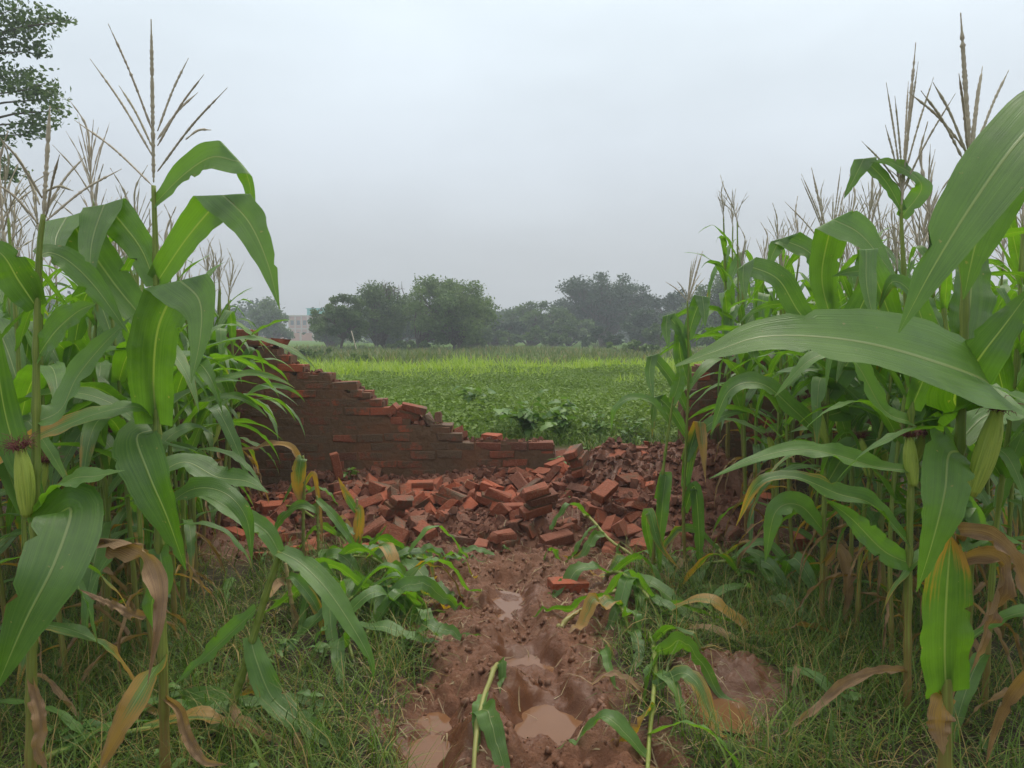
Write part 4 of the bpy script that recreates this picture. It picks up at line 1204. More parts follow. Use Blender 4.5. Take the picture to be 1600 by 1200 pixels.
obj('rough_grass', mesh_np('rough_grass', V, F, M['weed_leaf'], None, {'rnd': t}), kind='stuff', label='rough weedy grass between the bright crop strip and the trees', category='grass')
# ------------------------------------------------------------------ corn
M['leaf'] = mat_corn_leaf(); M['stalk'] = mat_corn_stalk(); M['tassel'] = mat_tassel()
def mat_husk():
    k = Nodes('corn_husk')
    sep = k.n('SeparateXYZ', None, None, i0=k.n('UVMap', 0))
    st = k.noise(1.0, 3.0, k.n('CombineXYZ', 0, None, X=k.math('MULTIPLY', sep.outputs[0], 22.0), Y=k.math('MULTIPLY', sep.outputs[1], 1.5), Z=0.0))
    c = k.mix(k.step(st, 0.3, 0.7), (0.21, 0.30, 0.035), (0.40, 0.46, 0.075))
    return k.out(k.principled(c, 0.55, 0.35, k.bump(st, 0.4, 0.004)))
M['husk'] = mat_husk()
M['silk'] = simple('corn_silk', (0.115, 0.030, 0.032), (0.24, 0.085, 0.075), 40, 0.7, 0.2, 0)

def leaf_geo(P, w, Nrm, seed, fold=0.22, wave=0.012, freq=5.0, base_w=0.55, peak=0.32, uvn=5, taper=1.65):
    """blade along P (n,3); Nrm target normals (n,3) or (3,)"""
    rg = np.random.default_rng(seed)
    n = len(P)
    T = np.gradient(P, axis=0); T /= np.linalg.norm(T, axis=1)[:, None] + 1e-12
    Nn = np.broadcast_to(np.asarray(Nrm, float), P.shape).copy()
    Nn -= T * (Nn * T).sum(1)[:, None]; Nn /= np.linalg.norm(Nn, axis=1)[:, None] + 1e-9
    S = np.cross(T, Nn)
    t = np.linspace(0, 1, n)
    wp = np.where(t < peak, base_w + (1 - base_w) * np.sin(np.clip(t / peak, 0, 1) * np.pi / 2), 1 - np.clip((t - peak) / (1 - peak), 0, 1) ** taper)
    wp = np.maximum(wp, 0.02) * w * 0.5
    us = np.linspace(-1, 1, uvn)
    ph = rg.uniform(0, 6.28, 2); f2 = freq * rg.uniform(0.8, 1.25, 2)
    V = np.zeros((n, uvn, 3)); UV = np.zeros((n, uvn, 2))
    fo = fold * (1 - 0.5 * t)
    for j, u in enumerate(us):
        side = 0 if u < 0 else 1
        wav = wave * 3.0 * (vnoise(t * f2[side] * 2.0 + ph[side] * 9, np.full(n, ph[1 - side] * 5), seed) + 0.5 * vnoise(t * f2[side] * 5 + ph[side], np.full(n, 3.3), seed)) * u * u * np.minimum(1, t * 5) * np.minimum(1, (1 - t) * 3)
        tear = np.ones(n)
        if abs(u) > 0.99:
            tear = 1 + 0.10 * vnoise(t * 19 + ph[side], np.full(n, 8.8), seed)
            for _ in range(rg.integers(0, 3)): tear[rg.integers(3, n - 2)] -= rg.uniform(0.15, 0.5)
        V[:, j] = P + S * (u * tear * wp * np.cos(fo))[:, None] + Nn * (abs(u) * wp * np.sin(fo) + wav)[:, None]
        UV[:, j] = np.stack([np.full(n, (u + 1) / 2), t], -1)
    i, j = np.meshgrid(np.arange(n - 1), np.arange(uvn - 1), indexing='ij')
    q = np.stack([i * uvn + j, i * uvn + j + 1, (i + 1) * uvn + j + 1, (i + 1) * uvn + j], -1).reshape(-1, 4)
    return V.reshape(-1, 3), q, UV.reshape(-1, 2)

def leaf_variant(seed, th0, th1, power=1.4, kink=None, kang=1.2, w=0.088, sway=0.15, twist=0.5, wave=0.011, freq=4.5, fold=0.3, crumple=0.0, n=26):
    """leaf of length 1 leaving the stalk at the origin along +x"""
    rg = np.random.default_rng(seed)
    t = np.linspace(0, 1, n)
    th = th0 + (th1 - th0) * t ** power
    if kink: th = th + kang * smooth(kink - 0.05, kink + 0.05, t)
    th = th + crumple * np.sin(t * 21 + seed) * 0.5
    az = sway * rg.normal() * t + sway * 0.5 * np.sin(t * 4 + seed) + crumple * np.sin(t * 17 + seed * 2)
    D = np.stack([np.sin(th) * np.cos(az), np.sin(th) * np.sin(az), np.cos(th)], -1)
    P = np.concatenate([[[0, 0, 0]], np.cumsum((D[1:] + D[:-1]) / 2 / (n - 1), axis=0)])
    up = np.stack([-np.cos(th) * np.cos(az), -np.cos(th) * np.sin(az), np.sin(th)], -1)
    sd = np.cross(D, up)
    tw = twist * rg.normal() * t ** 1.3 + crumple * 2.5 * np.sin(t * 9 + seed)
    Nn = up * np.cos(tw)[:, None] + sd * np.sin(tw)[:, None]
    V, q, uv = leaf_geo(P, w, Nn, seed, fold, wave, freq)
    return mesh_np('leaf', V, q, M['leaf'], uv)
R_ = math.radians
lrg = np.random.default_rng(3)
LEAF_UP = [leaf_variant(300 + i, R_(lrg.uniform(14, 28)), R_(lrg.uniform(50, 95)), 1.6, w=lrg.uniform(0.085, 0.115), kink=lrg.choice([None, 0.72]), kang=R_(60)) for i in range(7)]
LEAF_MID = [leaf_variant(320 + i, R_(lrg.uniform(20, 38)), R_(lrg.uniform(125, 168)), lrg.uniform(1.0, 1.5), w=lrg.uniform(0.078, 0.105), twist=0.8) for i in range(10)]
LEAF_KINK = [leaf_variant(340 + i, R_(lrg.uniform(14, 30)), R_(lrg.uniform(45, 65)), 1.2, kink=lrg.uniform(0.38, 0.6), kang=R_(lrg.uniform(85, 120)), w=lrg.uniform(0.085, 0.11), twist=0.5) for i in range(8)]
LEAF_LOW = [leaf_variant(360 + i, R_(lrg.uniform(45, 70)), R_(lrg.uniform(165, 182)), 0.7, w=lrg.uniform(0.065, 0.09), twist=1.0, wave=0.016) for i in range(6)]
LEAF_DRY = [leaf_variant(380 + i, R_(lrg.uniform(40, 80)), R_(lrg.uniform(172, 186)), 0.5, w=lrg.uniform(0.04, 0.065), twist=1.8, wave=0.016, freq=6, fold=1.05, crumple=0.13) for i in range(7)]

def tassel_geo(seed, L=0.42, nb=11, spread=0.5, sides=5):
    rg = np.random.default_rng(seed)
    def spike(P, r):
        P = np.asarray([tuple(p) for p in P], float)
        n = max(8, int(np.linalg.norm(P[-1] - P[0]) / 0.008))
        Q = catmull(P, n); rr = r * (1 + 0.30 * np.sin(np.arange(n) * 2.4) + rg.normal(0, .18, n)) * np.clip((1 - np.linspace(0, 1, n)) * 4, 0.35, 1)
        return Q, rr
    main = spike([(0, 0, -0.05), (0, 0, 0.3 * L), (rg.normal(0, .02), rg.normal(0, .02), 0.7 * L), (rg.normal(0, .04), rg.normal(0, .04), L)], 0.0052)
    br = []
    for i in range(nb):
        a = i * 2.4 + rg.uniform(-.4, .4); z0 = L * (0.02 + 0.30 * i / nb); ln = L * rg.uniform(0.5, 0.78) * (1.05 - 0.4 * i / nb)
        th = spread * rg.uniform(0.5, 1.3) * (1.15 - 0.6 * i / nb)
        d = np.array([math.cos(a) * math.sin(th), math.sin(a) * math.sin(th), math.cos(th)])
        d2 = np.array([math.cos(a) * math.sin(th * 1.35), math.sin(a) * math.sin(th * 1.35), math.cos(th * 1.35)])
        br.append(spike([(0, 0, z0), d * ln * 0.5 + (0, 0, z0), (d + d2) / 2 * ln + (0, 0, z0)], 0.0025))
    return main, br
def tassel_mesh(seed, **kw):
    mb = MB(); m, br = tassel_geo(seed, **kw)
    for Q, r in [m] + br: mb.tube(Q[::2], r[::2] * 1.15, 4)
    return mb.mesh('tassel', M['tassel'])
TASSEL = [tassel_mesh(500 + i, L=0.36 + 0.03 * i, nb=6 + i, spread=0.35 + 0.09 * (i % 4)) for i in range(6)]

def stalk_curve(P, r0, r1, nodes):
    """stalk along P with swollen joints at fractions nodes"""
    n = len(P); t = np.linspace(0, 1, n)
    r = r0 + (r1 - r0) * t
    for k in nodes: r = r + 0.0035 * np.exp(-((t - k) / 0.007) ** 2) + 0.0022 * (t > k) * np.exp(-(t - k) / 0.05)
    return r
def stalk_mesh(seed, n=70):
    rg = np.random.default_rng(seed)
    P = catmull([(0, 0, -0.06), (rg.normal(0, .02), rg.normal(0, .02), 0.35), (rg.normal(0, .03), rg.normal(0, .03), 0.7), (rg.normal(0, .04), rg.normal(0, .04), 1.0)], n)
    nd = np.linspace(0.04, 0.9, 11)
    V, q, t, uv = tube(P, stalk_curve(P, 0.0125, 0.005, nd) / 1.0, 7)
    return mesh_np('stalk', V, [q, t], M['stalk'], uv), P
STALK = [stalk_mesh(520 + i) for i in range(5)]

def ear_meshes(seed, L=0.24, r=0.027):
    rg = np.random.default_rng(seed)
    mb = MB()
    t = np.linspace(0, 1, 14)
    prof = r * np.clip(np.sin(np.pi * np.clip(t * 0.78 + 0.13, 0, 1)) ** 0.8, 0.25, 1) * np.where(t > 0.8, 1 - (t - 0.8) * 2.6, 1)
    P = np.stack([0.015 * np.sin(t * 2), 0 * t, t * L], -1)
    mb.tube(P, prof, 12)
    for i in range(7):                                        # husk leaves with free tips
        a = i * 6.283 / 7 + rg.uniform(-.2, .2)
        d = np.array([math.cos(a), math.sin(a), 0])
        tt = np.linspace(0.05, rg.uniform(0.95, 1.12), 12)
        rr = np.interp(tt, t, prof) * 1.05 + 0.0015 + np.clip(tt - 0.85, 0, 1) * 0.05
        Q = np.stack([0.015 * np.sin(tt * 2), 0 * tt, tt * L], -1) + d * rr[:, None]
        V, q, uv = leaf_geo(Q, r * 1.5, d, seed + i, -0.45, 0.001, 3, 0.8, 0.4)
        mb.add(V, q, None, uv)
    s = MB()
    for i in range(150):
        a = rg.uniform(0, 6.28); o_ = np.array([math.cos(a), math.sin(a), 0]) * rg.uniform(0.002, 0.010) + (0.012, 0, L * 0.93)
        d = np.array([math.cos(a) * rg.uniform(.3, 1.3), math.sin(a) * rg.uniform(.3, 1.3), rg.uniform(0.5, 1.3)]) * rg.uniform(0.025, 0.055)
        s.tube(catmull([o_, o_ + d * 0.6 + rg.normal(0, .004, 3), o_ + d + (rg.normal(0, .012), rg.normal(0, .012), -rg.uniform(0.0, 0.035))], 5), np.linspace(0.0011, 0.0006, 5), 3)
    return mb.mesh('ear', M['husk']), s.mesh('silk', M['silk'])
EARS = [ear_meshes(540 + i, 0.21 + 0.02 * i, 0.025 + 0.001 * i) for i in range(3)]

CG_L, CG_R = 'corn plants standing in the left stand', 'corn plants standing in the right stand'
def make_corn(x, y, H, seed, label, group, n_leaf=13, detail=1, lean=0.0):
    rg = np.random.default_rng(seed)
    z = ground_at(x, y)
    root = empty('corn_plant', (x, y, z), rg.uniform(0, 6.28), label=label, category='corn plant', group=group)
    root.rotation_euler = (rg.normal(0, 0.035) + lean * rg.normal(), rg.normal(0, 0.035), root.rotation_euler[2])
    sm, P = STALK[rg.integers(0, len(STALK))]
    g = rg.uniform(0.85, 1.15)
    s = obj('stalk', sm, root); s.scale = (g, g, H)
    plane = rg.uniform(0, 3.14)
    for i in range(n_leaf):
        f = 0.10 + 0.82 * (i + 0.2 * rg.random()) / n_leaf
        j = min(int((f + 0.06) / 1.06 * (len(P) - 1)), len(P) - 1)
        p = P[j] * (g, g, H)
        if i < 4 and rg.random() < (0.75 if i < 3 else 0.35): me, L, dry = LEAF_DRY[rg.integers(0, 7)], rg.uniform(0.35, 0.62), rg.uniform(0.75, 1.0)
        elif i < 5: me, L, dry = LEAF_LOW[rg.integers(0, 6)], rg.uniform(0.5, 0.7), rg.uniform(0.1, 0.5)
        elif i < 10: me, L, dry = (LEAF_MID + LEAF_KINK[:4])[rg.integers(0, 14)], rg.uniform(0.65, 0.95), rg.uniform(0.0, 0.25)
        else: me, L, dry = (LEAF_UP + LEAF_KINK + LEAF_MID[:4])[rg.integers(0, 19)], rg.uniform(0.42, 0.7) * (1.15 - 0.03 * i), 0.0
        o = obj('leaf', me, root, p, dry=float(dry))
        az = plane + (math.pi if i % 2 else 0) + rg.normal(0, 0.35)
        o.rotation_euler = (rg.normal(0, 0.08), rg.normal(0, 0.06), az)
        o.scale = (L, L * rg.uniform(1.15, 1.45), L)
    o = obj('tassel', TASSEL[rg.integers(0, 6)], root, P[-1] * (g, g, H)); o.rotation_euler = (rg.normal(0, .08), rg.normal(0, .08), rg.uniform(0, 6.28))
    o.scale = [rg.uniform(0.65, 1.05)] * 3
    if rg.random() < 0.5:
        f = rg.uniform(0.42, 0.52); a = rg.uniform(0, 6.28)
        em, smk = EARS[rg.integers(0, 3)]
        e_ = obj('ear', em, root, P[int(f * 69)] * (g, g, H)); e_.rotation_euler = (0, 0.32, a); e_.scale = [rg.uniform(0.8, 1.0)] * 3
        obj('silk', smk, e_)
    return root

def hero(Y, stalk, leaves, tassel=None, ears=(), label='', group=None, r=(0.016, 0.007), name='corn_plant', sdry=0.0, grounded=True):
    """plant traced part by part: stalk points (px,py[,dY]); leaves: dict(p=[(px,py,dY)...], w=px width, n=normal, dry, seed)"""
    S = [at(p[0], p[1], Y + (p[2] if len(p) > 2 else 0)) for p in stalk]     # listed from foot to top
    if grounded: S[0][2] = min(S[0][2], ground_at(S[0][0], S[0][1]) - 0.03)
    b = np.array([S[0][0], S[0][1], ground_at(S[0][0], S[0][1])])
    root = empty(name, b, label=label, category='corn plant')
    if group: root['group'] = group
    P = catmull(S, 90)
    V, q, t, uv = tube(P - b, stalk_curve(P, r[0], r[1], np.linspace(0.06, 0.88, 10)), 9)
    obj('stalk', mesh_np('stalk', V, [q, t], M['stalk'], uv), root, dry=sdry)
    for i, L in enumerate(leaves):
        pts = [at(p[0], p[1], Y + (p[2] if len(p) > 2 else 0)) - b for p in L['p']]
        ki = L.get('k'); rows = 34
        if ki:                                              # a sharp crease: build the blade unfolded, then fold it over
            rows = 64
            pts = np.array(pts); K = pts[ki].copy()
            t1 = K - pts[ki - 1]; t1 /= np.linalg.norm(t1); t2 = pts[ki + 1] - K; t2 /= np.linalg.norm(t2)
            m = (t1 - t2) / np.linalg.norm(t1 - t2); c_ = (t1 + t2) / (np.linalg.norm(t1 + t2) + 1e-9)
            m = m - c_ * np.dot(m, c_); m /= np.linalg.norm(m)
            wv_ = np.cross(c_, m); wv_ *= -np.sign(wv_[1]) * L.get('side', 1)
            for j_ in range(ki + 1, len(pts)): pts[j_] = pts[j_] - 2 * np.dot(pts[j_] - K, m) * m
        Q = catmull(pts, rows)
        n0 = np.array(L.get('n', (0, -1, 0.4)), float); n1 = np.array(L.get('n1', n0), float)
        tt = smooth(L.get('ta', 0.2), L.get('tb', 0.9), np.linspace(0, 1, rows))[:, None]
        V, q, uv = leaf_geo(Q, L['w'] * (0.90 if L.get('dry', 0) < .7 else .72) / FPX * Y, n0 * (1 - tt) + n1 * tt, L.get('seed', 600 + i + int(stalk[0][0])), L.get('fold', 0.28) + (0.45 if L.get('dry', 0) > .7 else 0), L.get('wave', 0.009), L.get('freq', 4), L.get('bw', 0.6), L.get('peak', 0.35), 7, L.get('taper', 1.65))
        me_ = mesh_np('leaf', V, q, M['leaf'], uv)
        if ki:
            bm = bmesh.new(); bm.from_mesh(me_)
            ph_ = R_(L.get('phi', 155)); rho = 0.0055; arc = ph_ * rho
            for f_ in (0, .2, .4, .6, .8, 1):
                bmesh.ops.bisect_plane(bm, geom=bm.verts[:] + bm.edges[:] + bm.faces[:], plane_co=K + m * (arc * f_ + 1e-5), plane_no=m)
            for v_ in bm.verts:                             # roll the far end of the blade over a tight bend
                e_ = float(np.dot(np.array(v_.co) - K, m))
                if e_ > 1e-5:
                    th_ = min(e_, arc) / rho; ex = max(e_ - arc, 0)
                    mm = rho * math.sin(th_) + ex * math.cos(ph_); ww = rho * (1 - math.cos(th_)) + ex * math.sin(ph_)
                    v_.co = Vector(np.array(v_.co) + (mm - e_) * m + ww * wv_)
            bm.to_mesh(me_); bm.free()
        obj('leaf', me_, root, dry=float(L.get('dry', 0.04 + 0.13 * ((i * 37) % 10) / 10)))
    if tassel:
        base = at(*tassel['base'], Y) - b; top = at(*tassel['tip'], Y) - b
        def spike(A, B, r_, sag=0.0, dy=0.0):
            mid = (A + B) / 2 + np.array([0, 0, sag]); B = B + np.array([0, dy, 0])
            n = max(10, int(np.linalg.norm(B - A) / 0.006)); Q = catmull([A, mid + (0, dy * .5, 0), B], n)
            rr = r_ * (1 + 0.12 * np.sin(np.arange(n) * 2.3) + np.random.default_rng(n).normal(0, .16, n)) * np.clip((1 - np.linspace(0, 1, n)) * 5, 0.3, 1) * np.clip(np.linspace(0, 1, n) * 6 + 0.45, 0, 1)
            mb = MB(); mb.tube(Q, rr, 5); return mb
        T_ = obj('tassel', spike(base, top, 0.0058).mesh('tassel', M['tassel']), root)
        trg = random.Random(int(tassel['tip'][0]))
        for a_, b_ in tassel['br']:
            obj('branch', spike(at(*a_, Y) - b, at(*b_, Y) - b, 0.0034, 0.014, trg.uniform(-.12, .12)).mesh('branch', M['tassel']), T_)
    for e in ears:
        p = at(e['p'][0], e['p'][1], Y + e.get('dY', -0.03)) - b
        em, smk = EARS[e.get('v', 1)]
        o = obj('ear', em, root, p); o.rotation_euler = e.get('rot', (0.1, 0.3, 0)); o.scale = [e.get('s', 1.0)] * 3
        obj('silk', smk, o)
    return root

# --- left front plant with the wide open tassel
hero(2.5, [(258, 1235), (257, 1140), (254, 1000), (249, 860), (246, 720), (245, 560), (244, 420), (240, 290)], [
    dict(p=[(240, 320), (285, 275, -.02), (330, 246, -.05), (370, 252, -.08), (378, 300, -.10), (372, 360, -.10)], k=3, w=58, n=(-.2, -1, .4), bw=.4, peak=.5, phi=160, side=-1),
    dict(p=[(246, 440), (292, 372, -.05), (346, 308, -.12), (398, 355, -.16), (437, 420, -.19), (467, 494, -.21)], k=2, phi=168, w=66, n=(.1, -1, .15), bw=.6, peak=.5, taper=1.4),
    dict(p=[(244, 662), (240, 590, -.03), (248, 510, -.06), (280, 442, -.10), (330, 480, -.13), (352, 540, -.15), (361, 612, -.16)], k=3, w=92, n=(0, -1, 0), bw=.75, wave=.014, peak=.42),
    dict(p=[(238, 672), (214, 684, -.05), (232, 740, -.12), (262, 810, -.15), (291, 892, -.16)], w=86, n=(-.2, -1, .7), n1=(-.3, -1, .2), bw=.7, peak=.25, fold=.2),
    dict(p=[(240, 655), (215, 636, -.04), (160, 644, -.08), (95, 668, -.10), (35, 696, -.10), (-25, 740, -.08)], w=44, n=(0, -.5, 1), n1=(0, -1, .5), dry=.42, wave=.010),
    dict(p=[(243, 445), (218, 385, .03), (168, 322, .05), (166, 400, .02), (182, 486, 0)], k=2, w=66, n=(.2, -1, .2), bw=.5, peak=.5),
    dict(p=[(243, 520), (180, 445, .04), (108, 342, .06), (112, 410, .03), (138, 480, .02)], k=2, w=74, n=(.3, -1, .3), bw=.5, peak=.55, phi=140),
    dict(p=[(247, 740), (290, 722, .05), (338, 745, .05), (385, 752, .02), (420, 770, 0)], w=56, n=(0, -.6, 1), wave=.012),
    dict(p=[(248, 800), (300, 765, -.06), (350, 770, -.1), (385, 810, -.12), (394, 880, -.12)], w=40, n=(0, -.8, .8), n1=(.5, -1, .2), dry=.08),
    dict(p=[(256, 1032), (245, 1042, -.06), (215, 1090, -.16), (180, 1150, -.2), (150, 1215, -.22)], w=56, n=(-.4, -1, .6), dry=.58, bw=.4, fold=.15),
    dict(p=[(257, 1090), (280, 1110, -.03), (292, 1150, -.06), (318, 1188, -.10), (355, 1195, -.14)], w=40, n=(.5, -1, .5), dry=1.0, wave=.016, freq=9, fold=.7),
    dict(p=[(249, 855), (254, 905, -.05), (238, 940, -.06), (240, 985, -.05)], w=46, n=(0, -1, .1), bw=.8),
    dict(p=[(250, 930), (225, 965, .02), (180, 948, .05), (122, 920, .06)], w=34, n=(0, -.7, .8), dry=1.0, wave=.018, freq=8, fold=.6)],
    dict(base=(240, 285), tip=(236, 30), br=[((240, 292), (105, 182)), ((239, 245), (141, 92)), ((239, 232), (172, 125)), ((239, 207), (195, 57)), ((246, 205), (284, 82)), ((246, 218), (297, 135)), ((246, 228), (328, 124)), ((246, 268), (370, 150)), ((290, 218), (321, 197))]),
    label='tall corn plant with wide open tassel at the left front', group=CG_L)

# --- leftmost front plant
hero(2.25, [(46, 1290), (49, 1180), (50, 1000), (56, 780), (57, 560), (61, 400), (68, 335)], [
    dict(p=[(57, 560), (85, 520, -.03), (120, 488, -.06), (150, 474, -.08)], w=58, n=(-.4, -1, .2), bw=.5, peak=.45),
    dict(p=[(57, 480), (30, 440, -.04), (0, 395, -.08), (-50, 380, -.1)], w=60, n=(.3, -1, .5)),
    dict(p=[(60, 400), (80, 395, .04), (110, 410, .05), (150, 450, .05), (200, 520, .04)], w=44, n=(.2, -1, .5)),
    dict(p=[(58, 800), (105, 752, -.10), (150, 744, -.16), (195, 735, -.2)], w=62, n=(0, -.6, 1), bw=.5),
    dict(p=[(57, 835), (110, 795, -.15), (85, 880, -.3), (40, 970, -.36), (-10, 1085, -.38)], w=100, n=(.5, -1, .4), n1=(.5, -1, 0), peak=.45, fold=.18),
    dict(p=[(57, 780), (20, 690, .02), (0, 600, 0), (-10, 480, -.05)], w=52, n=(.5, -1, .1)),
    dict(p=[(50, 990), (82, 920, -.02), (128, 862, -.06), (178, 844, -.10), (238, 868, -.13), (280, 930, -.15), (298, 1045, -.15)], k=3, w=70, n=(0, -1, .8), n1=(.5, -1, .5), dry=.86, bw=.55, wave=.020, freq=8, fold=.5),
    dict(p=[(52, 960), (90, 880, .02), (130, 810, .04), (160, 785, .05)], w=40, n=(-.4, -1, .3), dry=.5),
    dict(p=[(50, 1060), (65, 1130, -.06), (60, 1170, -.08), (78, 1215, -.08)], w=42, n=(.4, -1, .2), dry=1.0, wave=.018, freq=9, fold=.6),
    dict(p=[(56, 660), (95, 640, .05), (120, 590, .1), (160, 540, .12), (205, 495, .12)], w=66, n=(-.5, -1, .2), bw=.7)],
    dict(base=(68, 338), tip=(78, 165), br=[((70, 330), (110, 235)), ((72, 338), (124, 254)), ((72, 345), (162, 252)), ((62, 320), (5, 232)), ((60, 350), (12, 290)), ((70, 300), (120, 300)), ((66, 310), (40, 230))]),
    [dict(p=(42, 808), rot=(0.0, -0.12, 1.0), s=0.92, v=1, dY=-.05)],
    label='leftmost front corn plant carrying a yellow-green ear', group=CG_L, r=(0.017, 0.007))

# --- right front plant with the purple-silked ear
hero(2.1, [(1474, 1330), (1476, 1180), (1479, 1020), (1489, 860), (1499, 700), (1505, 560), (1508, 440), (1512, 235)], [
    dict(p=[(1504, 640), (1548, 603, -.12), (1450, 562, -.26), (1330, 532, -.36), (1200, 525, -.42), (1120, 548, -.44), (1055, 572, -.44)], w=172, n=(.1, -1, .9), n1=(0, -.9, 1), bw=.5, peak=.34, fold=.16, wave=.004, taper=1.25),
    dict(p=[(1503, 645), (1492, 618, -.04), (1530, 560, -.10), (1572, 505, -.12), (1620, 440, -.12)], w=88, n=(-.5, -1, .1), bw=.9, peak=.2),
    dict(p=[(1500, 705), (1482, 712, -.10), (1476, 770, -.16), (1456, 850, -.17), (1432, 925, -.16)], w=96, n=(0, -1, .5), n1=(.1, -1, .1), peak=.2, bw=.8, dry=.12, fold=.14),
    dict(p=[(1478, 1082), (1476, 1010, -.05), (1479, 930, -.07), (1486, 838, -.07)], w=90, n=(0, -1, 0), bw=.85, dry=.30, wave=.008, peak=.5, taper=3.5, fold=.12),
    dict(p=[(1490, 850), (1500, 838, -.08), (1540, 842, -.10), (1578, 872, -.11), (1600, 935, -.11), (1612, 1000, -.1)], w=50, n=(0, -1, .9), n1=(.3, -1, .5), dry=.98, wave=.014, freq=7, fold=.45),
    dict(p=[(1490, 880), (1530, 870, -.02), (1562, 885, -.04), (1548, 950, -.06), (1516, 1052, -.06)], w=60, n=(.3, -1, .5), n1=(.6, -1, 0), dry=1.0, wave=.016, freq=7, fold=.5),
    dict(p=[(1478, 1085), (1468, 1120, -.03), (1474, 1180, -.04)], w=62, n=(0, -1, 0), dry=.72, bw=.8, fold=-.3),
    dict(p=[(1506, 540), (1515, 480, .05), (1520, 420, .1), (1530, 360, .15)], w=84, n=(0, -1, .1), bw=.7),
    dict(p=[(1498, 690), (1540, 650, .05), (1590, 640, .1), (1650, 660, .15)], w=60, n=(0, -.8, .8)),
    dict(p=[(1494, 770), (1520, 850, -.04), (1500, 790, -.02), (1540, 830, .0), (1600, 850, .02)], w=54, n=(0, -1, .5))],
    dict(base=(1515, 232), tip=(1501, 20), br=[((1512, 238), (1430, 138)), ((1510, 240), (1452, 132)), ((1512, 235), (1462, 136)), ((1517, 232), (1541, 113)), ((1520, 232), (1569, 84)), ((1524, 236), (1598, 98)), ((1526, 238), (1567, 180)), ((1505, 250), (1425, 150))]),
    [dict(p=(1517, 775), rot=(0.05, 0.20, 0.2), s=1.0, v=2, dY=-.06)],
    label='big corn plant at the right front with purple-silked ear', group=CG_R, r=(0.019, 0.008))
# --- plant at the right margin whose huge blades arch across the top
hero(1.75, [(1720, 1500), (1715, 1100), (1705, 700), (1695, 420), (1690, 250)], [
    dict(p=[(1694, 420), (1690, 260, -.05), (1655, 165, -.10), (1590, 222, -.16), (1520, 318, -.2), (1458, 418, -.22), (1404, 520, -.22)], w=110, n=(-.4, -1, .8), n1=(-.5, -1, .2), bw=.4, peak=.55, fold=.16, wave=.003),
    dict(p=[(1696, 460), (1660, 330, .12), (1610, 262, .16), (1562, 290, .18), (1528, 370, .18), (1505, 468, .18)], w=106, n=(-.3, -1, .7), n1=(-.2, -1, 0), bw=.4, peak=.6, wave=.004),
    dict(p=[(1705, 700), (1660, 640, .05), (1600, 625, .1), (1545, 600, .14)], w=64, n=(0, -.6, 1)),
    dict(p=[(1712, 1000), (1660, 1010, .05), (1600, 1062, .1), (1562, 1120, .14), (1540, 1195, .16)], w=46, n=(-.4, -1, .5), dry=.8, wave=.012, fold=.5)],
    label='corn plant at the right margin with huge blades arching across the tassels', group=CG_R, r=(0.018, 0.009))
# --- second plant from the right front, its stalk yellowing at the foot
hero(2.95, [(1418, 1130), (1418, 1000), (1421, 840), (1424, 690), (1420, 540), (1412, 420), (1407, 320)], [
    dict(p=[(1424, 735), (1370, 730, -.05), (1310, 712, -.10), (1250, 702, -.14), (1180, 716, -.16), (1108, 748, -.16)], w=40, n=(0, -.7, 1), wave=.012, bw=.5),
    dict(p=[(1421, 850), (1365, 790, -.06), (1310, 772, -.10), (1240, 745, -.14), (1185, 756, -.16), (1150, 822, -.16)], w=42, n=(0, -.8, 1), dry=.33, wave=.012),
    dict(p=[(1420, 880), (1380, 860, -.04), (1330, 810, -.08), (1290, 780, -.1)], w=48, n=(0, -1, .4)),
    dict(p=[(1417, 1050), (1370, 1052, -.06), (1320, 1072, -.12), (1270, 1112, -.2), (1215, 1152, -.26)], w=34, n=(0, -.6, 1), dry=.95, wave=.014, freq=7, fold=.6),
    dict(p=[(1410, 330), (1385, 285, 0), (1352, 250, 0), (1328, 292, 0), (1306, 330, 0)], k=2, w=34, n=(.2, -1, .3), bw=.5, peak=.5),
    dict(p=[(1408, 340), (1440, 290, 0), (1395, 255, -.02), (1360, 252, -.02)], w=34, n=(0, -1, .6)),
    dict(p=[(1424, 600), (1400, 520, -.05), (1352, 392, -.1), (1330, 470, -.12), (1322, 560, -.12)], k=2, w=50, n=(.2, -1, .3), peak=.5),
    dict(p=[(1424, 640), (1450, 560, -.05), (1430, 470, -.1), (1395, 440, -.12), (1370, 490, -.1)], w=56, n=(.2, -1, .4)),
    dict(p=[(1424, 660), (1380, 640, -.04), (1330, 560, -.08), (1270, 560, -.1), (1210, 620, -.1)], w=54, n=(0, -.7, .9))],
    dict(base=(1408, 325), tip=(1431, 66), br=[((1410, 300), (1386, 128)), ((1411, 290), (1390, 155)), ((1411, 280), (1438, 115)), ((1413, 275), (1466, 116)), ((1412, 300), (1352, 218)), ((1413, 290), (1464, 162)), ((1411, 310), (1378, 198)), ((1412, 300), (1466, 196)), ((1410, 285), (1420, 106))]),
    [dict(p=(1428, 760), rot=(0.05, 0.1, 2.0), s=.95, v=0)],
    label='corn plant with yellowed foot and tall narrow tassel beside the right front plant', group=CG_R, r=(0.015, 0.006))
